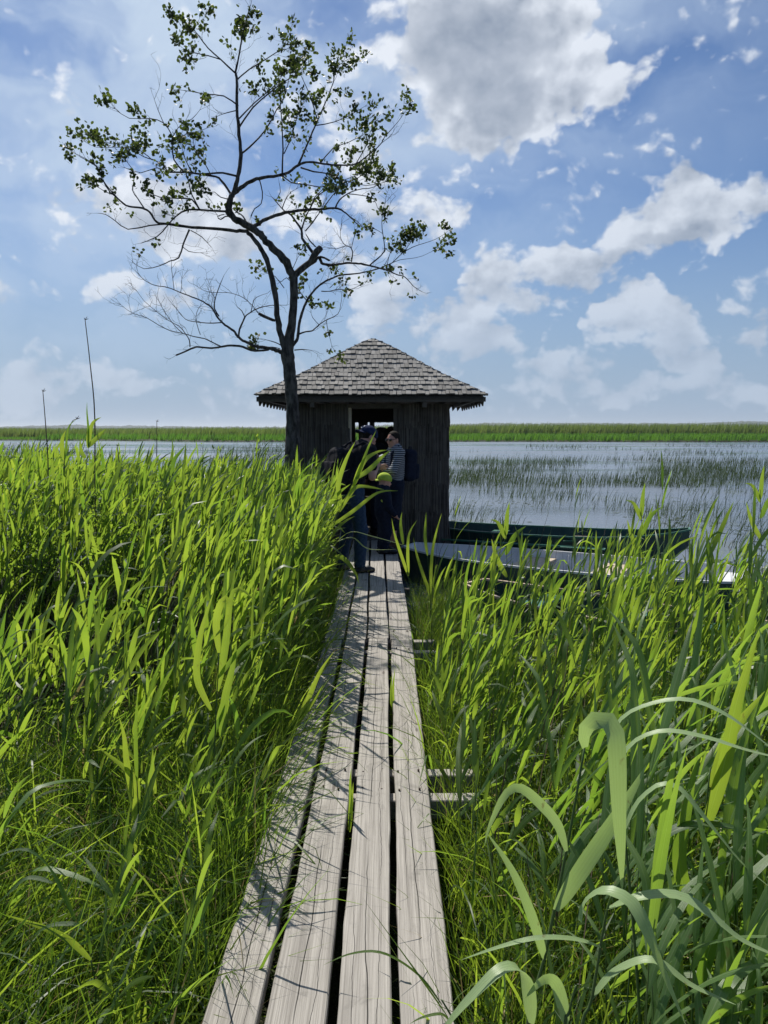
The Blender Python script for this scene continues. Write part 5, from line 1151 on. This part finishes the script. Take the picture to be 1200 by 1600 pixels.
# the woman leaning against the railing, arms folded, looking over
pw = gnd(612, 858)
J = dict(pelvis=(0, 0, .84), waist=(0, -.01, .98), chest=(0, -.02, 1.13), neck=(0, -.02, 1.28), head=(.0, .015, 1.395), shL=(-.155, -.02, 1.235), shR=(.155, -.02, 1.235),
         elL=(-.205, .10, 1.015), elR=(.205, .10, 1.0), wrL=(.04, .20, 1.03), wrR=(-.03, .22, 1.06), hipL=(-.08, 0, .80), hipR=(.08, 0, .80), knL=(-.08, .06, .44), knR=(.07, .04, .44), anL=(-.09, .03, .085), anR=(.06, -.02, .085), toL=(-.11, .2, .02), toR=(.08, .2, .02))
J = {n: (p[0], p[1], p[2] * 1.055 if p[2] > .3 else p[2]) for n, p in J.items()}
woman, L, Fm = human('woman in sunglasses and striped jersey leaning on the railing with folded arms', (pw.x + .03, pw.y, 0), R(112), J, (-.42, .90, -.06), (0, 0, 1), .93, .90, M['stripes'], M['darknavy'], M['brown'], 1.0,
      hands=dict(L=((.95, -.25, .1), (0, -1, 0), .6), R=((-.95, -.25, .05), (0, -1, 0), .6)), skirt=True, pant_end=.27)
link('hair', sdf_mesh('hair', [ell(L(0, -.022, .036), (.080 * .93, .098 * .93, .090 * .93), Fm), ell(L(0, -.085, .0), (.05, .045, .055), Fm, .03)], .007, .02, [(tuple(Fm[:, 1]), float(Fm[:, 1] @ L(0, .062, 0))), (tuple(Fm @ np.array([0, .75, -.65])), float((Fm @ np.array([0, .75, -.65])) @ L(0, .048, .040)))]), M['hair'], woman)
gl = MB()
for x in (-1, 1):
    link('sunglass_lens', sdf_mesh('sunglass_lens', [ell(L(x * .033, .094, .004), np.array([.028, .007, .021]), Fm)], .0035), M['lens'], woman)
gl.tube([Vector(L(-.066, .080, .012)), Vector(L(-.02, .100, .012)), Vector(L(.02, .100, .012)), Vector(L(.066, .080, .012))], .003, 5).tube([Vector(L(-.066, .080, .012)), Vector(L(-.075, -.01, .010))], .003, 5).tube([Vector(L(.066, .080, .012)), Vector(L(.075, -.01, .010))], .003, 5)
gl.build('sunglass_frame', M['black'], woman, smooth=True)
link('lips', sdf_mesh('lips', [cap_(L(-.014, .0865, -.057), L(.014, .0865, -.057), .0055, .0055)], .003), M['lips'], woman)
backpack('dark navy backpack on the back of the woman in the striped jersey', woman, (0, -.215, 1.13), (.13, .085, .215), M['darknavy'], R(4), [[(x * .8, -.12, 1.335), (x, -.02, 1.382), (x * 1.05, .075, 1.295), (x * 1.02, .085, 1.16), (x * 1.15, -.06, 1.03)] for x in (-.10, .10)])
# the child between them
pc_ = gnd(599, 864)
k = .60; J2 = {n: tuple(v * k for v in p) for n, p in dict(pelvis=(0, 0, .86), waist=(0, 0, 1.02), chest=(0, 0, 1.20), neck=(0, .0, 1.38), head=(0, .03, 1.56), shL=(-.17, 0, 1.32), shR=(.17, 0, 1.32),
         elL=(-.22, .05, 1.04), elR=(.22, .05, 1.04), wrL=(-.19, .20, .86), wrR=(.19, .20, .86), hipL=(-.09, 0, .82), hipR=(.09, 0, .82), knL=(-.10, .03, .47), knR=(.10, .03, .47), anL=(-.10, 0, .13), anR=(.12, -.02, .13), toL=(-.1, .2, .02), toR=(.14, .2, .02)).items()}
child, L, Fm = human('small child in a lime green cap between the man and the woman', (pc_.x, pc_.y, 0), R(-75), J2, (.1, .97, -.2), (0, 0, 1), .82, .70, M['darknavy'], M['darknavy'], M['shoe'], 1.0)
baseball_cap(child, L, Fm, .92, M['lime'], back=True)
link('sash', sdf_mesh('sash', [cap_((.085, -.03, .70), (.10, .02, .56), .035, .03)], .008, .02), M['lime'], child)
# two dark figures inside the hut
def bystander(label, px, py, Y, rz, hd, s, hairr):
    top = at(px, py, Y); z0 = 0.02; h = top.z - z0; k = h / 1.72; J3 = {n: tuple(v * k for v in p) for n, p in dict(pelvis=(0, 0, .93), waist=(0, 0, 1.08), chest=(0, 0, 1.27), neck=(0, .0, 1.43), head=(0, .03, 1.575), shL=(-.19, 0, 1.38), shR=(.19, 0, 1.38),
         elL=(-.25, .0, 1.10), elR=(.25, .0, 1.10), wrL=(-.22, .14, .90), wrR=(.22, .14, .90), hipL=(-.09, 0, .90), hipR=(.09, 0, .90), knL=(-.10, .02, .49), knR=(.10, .02, .49), anL=(-.11, 0, .085), anR=(.11, 0, .085), toL=(-.12, .2, .02), toR=(.12, .2, .02)).items()}
    o, L, Fm = human(label, (top.x, Y, z0), rz, J3, hd, (0, 0, 1), 1.0, 1.1, M['black'], M['darknavy'], M['shoe'], 1.0, res=.014)
    link('hair', sdf_mesh('hair', [ell(L(0, -.03, .03), hairr, Fm, .03), ell(L(.04, -.06, -.03), np.array(hairr) * .7, Fm, .03), ell(L(-.05, -.05, -.02), np.array(hairr) * .72, Fm, .03)], .010, .02, [(tuple(Fm @ np.array([0, .8, -.6])), float((Fm @ np.array([0, .8, -.6])) @ L(0, .055, .03)))], .006, wf=60), M['hair'], o)
    return o
bystander('dark clothed person with bushy dark hair standing in the hut doorway', 596, 668, 11.75, R(20), (0, 1, 0), 1.0, (.115, .125, .115))
bystander('dark clothed person deeper inside the hut, only the head top showing', 612, 665, 12.7, R(-25), (0, 1, 0), 1.0, (.095, .115, .10))
# ------------------------------------------------------------------ single reeds one can point at: stalk and leaf lines measured, each at its own distance
def ribbon_path(pts, wd, wdir, fold=.2, base=.35, n=18, prof='leaf'):
    P, _ = smooth_path([Vector(p) for p in pts], [1] * len(pts), 5); P = np.array(P); d = np.r_[0, np.cumsum(np.linalg.norm(np.diff(P, axis=0), axis=1))]
    s = np.linspace(0, d[-1], n + 1); C = np.stack([np.interp(s, d, P[:, i]) for i in range(3)], 1); t = s / d[-1]
    T = np.gradient(C, axis=0); T /= np.linalg.norm(T, axis=1, keepdims=True)
    wv = np.cross(T, np.array(wdir, float)); wv /= np.linalg.norm(wv, axis=1, keepdims=True) + 1e-9
    N_ = np.cross(wv, T); w = np.maximum((np.clip(t, .0, 1) ** .4) * (1 - t) ** .85, 0); w = w / w.max(); w = np.maximum(w, np.where(t < .1, base, .03)); hw = (wd / 2 * w)[:, None]
    V = np.stack([C - wv * hw + N_ * hw * fold, C, C + wv * hw + N_ * hw * fold], 1).reshape(-1, 3)
    i = np.arange(n)[:, None] * 3; j = np.arange(2)[None]; a = (i + j).ravel()
    return V, np.stack([a, a + 1, a + 4, a + 3], 1)
def hero(label, Y, stem, leaves, mat=None, name='reed', r=.0042, cat='reed', group=None):
    """stem: [(px,py,dY)], leaves: [([(px,py,dY)...], width px, facing, var)]"""
    s3 = [at(x, y, Y + d) for (x, y, d) in stem]; b = s3[0].copy(); g0 = float(ground_z(b.x, b.y)) - .03
    foot = Vector((b.x + .02, b.y + .02, g0)); o = empty(name, foot); tag(o, label, cat, group)
    if b.z - g0 > .03: s3 = [foot] + s3
    P, W = smooth_path([p - foot for p in s3], list(np.linspace(r, r * .45, len(s3))), 4)
    MB().tube(P, W, 7).build('stalk', M['reed_stalk'], o, smooth=True)
    A = Acc()
    for (pts, wp_, face, var) in leaves:
        q = [at(x, y, Y + d) - foot for (x, y, d) in pts]; wd = wp_ / F * (Y + pts[len(pts) // 2][2]) * .85
        V, Q = ribbon_path(q, wd, face); A.add(V, Q, np.full(len(V), var), 0)
    me = A.mesh('leaves'); a_ = me.attributes.new('acr', 'FLOAT', 'POINT'); a_.data.foreach_set('value', np.tile([1., 2., 3.], len(me.vertices) // 3).astype(np.float32))
    link('leaves', me, mat or M['reed_leaf'], o)
    return o
CAMF = (.15, -1, .35); UPF = (-.05, -.02, 1)
hero('reed with a wide pale leaf folded sharply and hanging straight down, bottom right', 1.50, [(822, 1640, 0), (850, 1500, 0), (885, 1330, .01), (914, 1165, .02)],
     [([(914, 1168, 0), (912, 1146, -.01), (922, 1128, -.02), (942, 1124, -.03), (958, 1136, -.04), (963, 1180, -.05), (966, 1260, -.05), (970, 1340, -.04), (972, 1392, -.03)], 37, CAMF, .55),
      ([(868, 1422, 0), (900, 1370, .0), (940, 1310, .02), (985, 1240, .04), (1010, 1195, .06)], 34, CAMF, .25),
      ([(852, 1500, 0), (830, 1430, -.02), (800, 1360, -.03), (760, 1300, -.03)], 20, CAMF, .4),
      ([(885, 1330, 0), (872, 1290, 0), (850, 1262, -.01), (815, 1232, -.03), (790, 1240, -.05), (765, 1290, -.06), (757, 1322, -.07)], 20, CAMF, .6)], M['reed_leaf_pale'], r=.005)
hero('reed with two long pale leaves arching to the right edge, right foreground', 1.62, [(1000, 1640, 0), (992, 1480, 0), (975, 1300, 0), (955, 1190, .0), (950, 1150, 0)],
     [([(952, 1155, 0), (975, 1120, 0), (1020, 1100, -.02), (1075, 1094, -.05), (1130, 1115, -.08), (1180, 1150, -.1), (1260, 1215, -.12)], 22, UPF, .6),
      ([(958, 1215, 0), (985, 1165, 0), (1035, 1143, -.02), (1100, 1152, -.05), (1165, 1172, -.08), (1260, 1195, -.1)], 21, UPF, .7),
      ([(975, 1300, 0), (1000, 1250, 0), (1050, 1225, -.02), (1110, 1290, -.06), (1160, 1350, -.08), (1220, 1400, -.1)], 20, UPF, .5)], M['reed_leaf_pale'])
hero('reed with broad blue green leaves drooping over the low grass, right foreground', 1.38, [(905, 1660, 0), (925, 1560, 0), (945, 1440, 0), (955, 1400, 0)],
     [([(907, 1440, 0), (915, 1410, 0), (945, 1392, -.02), (985, 1410, -.05), (1010, 1455, -.08), (1040, 1530, -.1), (1075, 1610, -.12)], 34, UPF, .5),
      ([(950, 1420, 0), (1000, 1402, -.02), (1060, 1400, -.03), (1110, 1430, -.06), (1160, 1470, -.08), (1230, 1500, -.1)], 30, UPF, .35),
      ([(925, 1560, 0), (960, 1520, 0), (1020, 1500, -.02), (1080, 1540, -.05), (1150, 1570, -.08)], 24, UPF, .4)], M['reed_leaf_pale'])
hero('reed with long pale leaves sweeping left across the bottom right corner of the grass', 1.36, [(880, 1660, 0), (890, 1580, 0), (900, 1540, 0)],
     [([(938, 1480, 0), (900, 1468, 0), (840, 1466, -.02), (780, 1480, -.03), (720, 1500, -.04)], 16, UPF, .4),
      ([(830, 1600, 0), (820, 1525, -.02), (790, 1512, -.04), (750, 1545, -.06), (700, 1600, -.08), (680, 1640, -.1)], 34, UPF, .5),
      ([(885, 1600, 0), (870, 1540, 0), (850, 1530, -.02), (820, 1560, -.03)], 26, CAMF, .4)], M['reed_leaf_pale'])
hero('reed with dark green upright blades at the right edge, foreground', 1.85, [(1080, 1650, 0), (1090, 1400, 0), (1110, 1200, 0)],
     [([(1085, 1560, 0), (1120, 1450, 0), (1165, 1360, -.02), (1190, 1300, 0)], 30, CAMF, .1), ([(1088, 1440, 0), (1060, 1350, 0), (1075, 1250, .02), (1090, 1180, 0)], 30, CAMF, .3),
      ([(1100, 1300, 0), (1130, 1200, 0), (1150, 1100, 0), (1185, 990, 0)], 30, CAMF, .7), ([(1110, 1230, 0), (1140, 1150, .02), (1195, 1080, .02)], 22, CAMF, .8),
      ([(1010, 1330, 0), (1060, 1295, 0), (1120, 1290, -.02), (1200, 1305, -.04)], 30, UPF, .2)])
hero('reed with thin green leaves bending over the right hand planks at the bottom', 1.72, [(735, 1650, 0), (712, 1600, 0), (690, 1562, 0)],
     [([(700, 1590, 0), (672, 1550, 0), (640, 1505, 0), (600, 1450, -.01), (566, 1402, -.02)], 9, UPF, .4), ([(690, 1570, 0), (655, 1525, 0), (600, 1490, -.02), (550, 1490, -.04), (505, 1508, -.06)], 11, UPF, .2),
      ([(705, 1600, 0), (690, 1585, 0), (660, 1590, -.02), (640, 1600, -.03)], 9, UPF, .3)])
hero('reed with two broad glowing leaves, one folded over, in the low left grass', 3.0, [(330, 1330, 0), (336, 1150, 0), (342, 1020, 0)],
     [([(330, 1110, 0), (308, 1060, 0), (312, 1000, 0), (324, 955, 0), (334, 925, 0)], 13, CAMF, .8), ([(342, 1020, 0), (338, 970, 0), (348, 938, -.02), (358, 940, -.03), (352, 975, -.04), (330, 1000, -.05)], 14, CAMF, .9),
      ([(340, 1080, 0), (352, 1010, 0), (360, 940, 0), (372, 918, 0), (400, 940, -.02)], 14, CAMF, .6), ([(345, 1150, 0), (352, 1090, 0), (364, 1040, 0), (370, 1000, 0)], 15, CAMF, .5),
      ([(340, 1060, 0), (380, 1010, 0), (415, 985, 0)], 9, CAMF, .3), ([(325, 1160, 0), (345, 1120, 0), (352, 1100, 0)], 10, CAMF, .2)])
hero('reed with yellow green upright blades in the low grass, left of the boardwalk middle', 2.75, [(214, 1400, 0), (217, 1300, 0), (214, 1220, 0)],
     [([(218, 1350, 0), (212, 1290, 0), (214, 1240, 0), (206, 1210, 0), (150, 1165, 0)], 16, CAMF, .8), ([(207, 1245, 0), (198, 1190, 0), (194, 1150, 0), (186, 1120, 0)], 12, CAMF, .9), ([(220, 1290, 0), (230, 1240, 0), (228, 1200, 0)], 11, CAMF, .8),
      ([(243, 1240, 0), (238, 1200, 0), (238, 1160, 0)], 9, CAMF, .9), ([(214, 1220, 0), (212, 1150, 0), (215, 1080, 0)], 8, CAMF, .4)])
hero('reed with blue green leaves arching down at the lower left edge', 2.05, [(146, 1640, 0), (150, 1550, 0), (142, 1500, 0)],
     [([(118, 1440, 0), (85, 1370, 0), (55, 1335, -.02), (25, 1328, -.03), (-30, 1350, -.05)], 15, UPF, .15), ([(82, 1380, 0), (45, 1372, 0), (15, 1395, -.02), (-20, 1430, -.03)], 14, UPF, .2),
      ([(142, 1490, 0), (135, 1460, 0), (118, 1445, -.01), (70, 1450, -.02), (25, 1490, -.03), (-25, 1530, -.04)], 14, UPF, .2), ([(142, 1500, 0), (110, 1470, 0), (70, 1450, 0), (10, 1430, -.02)], 13, CAMF, .8),
      ([(190, 1610, 0), (178, 1560, 0), (165, 1520, 0)], 14, CAMF, .7)])
hero('bright cluster of three short upright blades at the bottom left of the photo', 2.0, [(212, 1660, 0), (212, 1600, 0)],
     [([(212, 1640, 0), (214, 1580, 0), (220, 1545, 0), (231, 1528, 0)], 14, CAMF, .9), ([(205, 1640, 0), (202, 1570, 0), (198, 1520, 0)], 12, CAMF, .7), ([(220, 1640, 0), (226, 1590, 0), (228, 1560, 0)], 9, CAMF, .9)])
hero('young reed shoot growing up between the two middle planks', 3.02, [(545, 1318, 0), (547, 1270, 0)], [([(546, 1300, 0), (548, 1255, 0), (547, 1225, 0), (549, 1200, 0)], 8, CAMF, .6), ([(545, 1300, 0), (550, 1250, 0), (552, 1222, 0)], 6, CAMF, .8)])
hero('young reed shoot growing up through the right hand gap of the planks', 4.45, [(614, 1160, 0), (615, 1110, 0)], [([(615, 1130, 0), (614, 1080, 0), (617, 1045, 0)], 6, CAMF, .6), ([(613, 1140, 0), (611, 1080, 0), (613, 1052, 0)], 5, CAMF, .4)])
hero('reed with two glowing leaves reaching over the left edge of the planks', 3.9, [(400, 1330, 0), (420, 1230, 0), (440, 1170, 0)],
     [([(437, 1180, 0), (450, 1140, 0), (475, 1105, 0), (500, 1050, 0), (522, 1018, 0)], 12, CAMF, .85), ([(442, 1165, 0), (465, 1130, 0), (490, 1095, 0), (505, 1070, 0)], 10, CAMF, .7), ([(420, 1225, 0), (455, 1195, 0), (500, 1150, 0)], 6, UPF, .2)])
hero('tall reed leaning far to the right across the back of the man in the cap', 6.3, [(455, 1000, 0), (490, 900, 0), (530, 800, 0), (556, 745, 0)],
     [([(552, 760, 0), (568, 722, 0), (588, 707, 0), (606, 703, 0)], 9, CAMF, .9), ([(556, 748, 0), (578, 733, 0), (596, 715, 0), (612, 702, 0)], 9, CAMF, .6), ([(545, 775, 0), (560, 740, 0), (575, 700, 0), (588, 672, 0)], 6, CAMF, .5),
      ([(530, 800, 0), (545, 775, 0), (560, 760, -.02), (600, 765, -.04)], 8, CAMF, .8), ([(520, 820, 0), (550, 800, 0), (590, 770, 0), (622, 767, -.02)], 7, CAMF, .7), ([(535, 790, 0), (528, 760, 0), (540, 720, 0), (555, 690, 0)], 9, CAMF, .8)])
hero('reed at the end of the left bed with leaves blown across the planks', 6.6, [(470, 1000, 0), (500, 900, 0), (520, 850, 0)],
     [([(515, 860, 0), (545, 832, 0), (580, 838, -.02), (640, 855, -.05), (660, 865, -.06)], 7, UPF, .6), ([(520, 850, 0), (550, 840, 0), (575, 858, -.02), (620, 858, -.04)], 8, UPF, .8), ([(500, 900, 0), (530, 870, 0), (555, 895, -.02), (560, 912, -.04)], 10, CAMF, .6)])
for i, (bx, pts) in enumerate(((655, [(650, 990, 0), (638, 900, 0), (630, 850, 0)]), (672, [(675, 1010, 0), (672, 930, 0), (668, 868, 0)]))):
    hero(('slender reed at the right plank edge with leaves pointing up against the hut wall', 'slender reed beside the right edge of the planks with leaves curving left')[i], 6.4 - i * .5, pts,
         [([(pts[1][0], pts[1][1], 0), (pts[2][0] + 8, pts[2][1] - 10, 0), (pts[2][0] + 22, 812 - 10 * i, 0)], 6, CAMF, .8), ([(pts[2][0], pts[2][1], 0), (pts[2][0] - 4, pts[2][1] - 30, 0), (pts[2][0] - 2, 800, 0)], 6, CAMF, .6), ([(pts[1][0], pts[1][1], 0), (pts[1][0] - 20, pts[1][1] - 60, 0), (pts[1][0] - 26, pts[1][1] - 90, 0)], 6, CAMF, .9)])
for i, (x, y, yb, Yd) in enumerate(((1002, 762, 1010, 6.2), (1188, 735, 1000, 5.4), (790, 792, 960, 6.6))):
    hero(('tall dark reed with spread leaves in front of the farthest boat bow', 'tall reed standing above the bed at the right edge of the photo', 'tall reed with an upright bright leaf in front of the green boats')[i], Yd, [(x + 8, yb, 0), (x + 2, (y + yb) / 2, 0), (x, y + 30, 0)],
         [([(x, y + 50, 0), (x - 12, y + 25, 0), (x - 24, y + 20, 0)], 9, CAMF, .6), ([(x, y + 45, 0), (x + 2, y + 15, 0), (x + 6, y - 8, 0)], 9, CAMF, .5), ([(x, y + 75, 0), (x + 14, y + 45, 0), (x + 32, y + 30, 0)], 10, CAMF, .2), ([(x + 2, y + 110, 0), (x - 14, y + 80, 0), (x - 22, y + 50, 0)], 10, CAMF, .7)])
# last year's bare stalks sticking up from the left bed
def dead(label, Y, pts, r=.004):
    P = [at(x, y, Y) for x, y in pts]; foot = Vector((P[0].x, P[0].y, float(ground_z(P[0].x, P[0].y)) - .02)); o = empty('dead_reed_stalk', foot); tag(o, label, 'dead stalk')
    Q, W = smooth_path([Vector((0, 0, 0))] + [p - foot for p in P], [r * 1.1] * 2 + list(np.linspace(r, r * .6, len(P) - 1)), 4)
    MB().tube(Q, W, 6).build('stalk', M['dead'], o, smooth=True); t = Q[-1]
    A = Acc()
    for d in ((.02, .0, .03), (-.012, .01, .02), (.03, 0, .012)):
        V, Qd = ribbon_path([t, t + Vector(d) * .5, t + Vector(d)], .006, CAMF, n=4); A.add(V, Qd, None)
    link('tip', A.mesh('tip'), M['dead'], o)
dead('very tall bare brown reed stalk above the horizon at left, taller of two', 6.2, [(149, 800), (148, 650), (141, 570), (133, 500)], .0052)
dead('bare brown reed stalk left of the tallest one, ending just above the horizon', 6.4, [(76, 800), (75, 720), (71, 660), (67, 612)], .005)
dead('short bare stalk leaning left in front of the lake, at the left of the photo', 7.4, [(188, 760), (186, 720), (183, 697)], .005)
dead('thin bare stalk bent right above the left bed beside the two tallest ones', 6.0, [(100, 770), (104, 690), (112, 660), (120, 655)], .0035)
dead('thin pale stalk standing against the far reeds midway between stalks and tree', 9.0, [(244, 780), (245, 700), (245, 659)], .005)
hero('tall reed with a fan of three leaves rising above the lake line at the left', 5.9, [(120, 900, 0), (132, 760, 0), (138, 700, 0)],
     [([(138, 700, 0), (140, 678, 0), (146, 660, 0), (158, 652, -.01)], 9, CAMF, .8), ([(138, 698, 0), (148, 688, 0), (165, 670, 0)], 9, CAMF, .6), ([(134, 716, 0), (127, 705, 0), (126, 690, 0)], 7, CAMF, .6), ([(138, 700, 0), (138, 670, 0), (136, 645, 0), (136, 628, 0)], 4, CAMF, .1), ([(130, 760, 0), (140, 740, 0), (150, 720, 0)], 8, CAMF, .7)])
hero('tall reed with one upright broad leaf beside the bare stalks at the left', 5.9, [(95, 900, 0), (100, 760, 0), (101, 715, 0)],
     [([(101, 720, 0), (97, 700, 0), (98, 685, 0), (103, 672, 0)], 9, CAMF, .8), ([(101, 720, 0), (104, 690, 0), (108, 666, 0), (120, 655, -.02)], 4, CAMF, .1), ([(100, 750, 0), (110, 735, 0), (114, 722, 0)], 8, CAMF, .9), ([(99, 770, 0), (84, 745, 0), (82, 715, 0)], 8, CAMF, .5)])
hero('reed with a dark leaf curling up in front of the lake, left of the tree', 7.0, [(235, 900, 0), (262, 780, 0), (270, 740, 0)], [([(268, 745, 0), (272, 720, 0), (283, 705, 0), (290, 696, 0)], 8, CAMF, .1), ([(266, 760, 0), (272, 740, 0), (290, 722, 0)], 6, CAMF, .2), ([(262, 780, 0), (280, 750, 0), (300, 740, 0)], 8, CAMF, .7)])
# willow bushes in the left bed
def willow(label, Y, cx, top, wpx, ns, seed, name='willow_shrub', small=False, base_py=None):
    g = np.random.default_rng(seed); foot = at(cx, 800, Y); foot.z = float(ground_z(foot.x, foot.y)) - .02; o = empty(name, foot); tag(o, label, 'shrub'); mb = MB(); LP = []; LDr = []
    H = at(cx, top, Y).z - foot.z; wr = wpx / F * Y / 2
    for i in range(ns):
        tx = g.uniform(-1, 1) * wr; ty = g.uniform(-1, 1) * wr; h = H * (g.uniform(.7, 1.0) if i else 1.0); P = []
        for s in np.linspace(0, 1, 12): P.append(Vector((tx * s ** 1.3 + .02 * math.sin(s * 9 + i), ty * s ** 1.3, h * s)))
        mb.tube(P, list(np.linspace(.006, .0018, 12)), 5)
        for s in range(4 if not small else 5, 12):
            for _ in range(5 if not small else 4):
                az_ = g.uniform(0, 6.28); LP.append(P[s] + Vector(g.normal(0, .012, 3))); LDr.append((az_, g.uniform(.3, 1.3)))
            if not small and g.random() < .5:
                d = Vector((g.normal(), g.normal(), .9)).normalized(); L_ = g.uniform(.08, .2); mb.tube([P[s], P[s] + d * L_], [.002, .001], 4)
                for q in np.linspace(.2, 1, 6): LP.append(P[s] + d * L_ * q); LDr.append((g.uniform(0, 6.28), g.uniform(.3, 1.2)))
    mb.build('stems', M['twig'], o, smooth=True); LP = np.array(LP); n = len(LP); LDr = np.array(LDr)
    V, Q, v, _ = ribbons(LP, LDr[:, 0], LDr[:, 1], g.uniform(.0, .8, n), g.uniform(.035, .065, n), g.uniform(.013, .021, n), 4, g.normal(0, .4, n), 0, .2, 'oval', None, g.uniform(0, .94, n))
    link('leaves', mesh_np('leaves', V, Q, None, v), M['shrub_leaf'], o)
willow('leafy willow bush among the reeds at the far left, full of small leaves', 5.6, 60, 762, 190, 26, 301); willow('leafy willow bush among the reeds in the middle of the left bed', 5.9, 205, 775, 150, 20, 302)
willow('leafy willow bush low among the reeds between the left bushes and the tree', 6.9, 330, 755, 150, 16, 303)
willow('thin willow sprig poking above the bed just left of the tree trunk', 9.2, 397, 684, 34, 3, 304, small=True); willow('thin willow sprig poking above the bed midway between bare stalks and tree', 9.0, 311, 697, 26, 3, 305, small=True); willow('thin willow sprig beside the tree, shorter of the pair near the trunk', 9.1, 352, 700, 34, 3, 306, small=True)
# ------------------------------------------------------------------ the summer air over the lake
hm, t, out = new_mat('haze'); vol = t.node('ShaderNodeVolumePrincipled', {'Color': (.86, .92, 1.0, 1), 'Density': .00014, 'Anisotropy': .3}); t.l.new(vol.outputs[0], out.inputs['Volume'])
hb = MB().box((0, 5850, 30), (18400, 12700, 66)).build('haze', hm); tag(hb, kind='stuff')
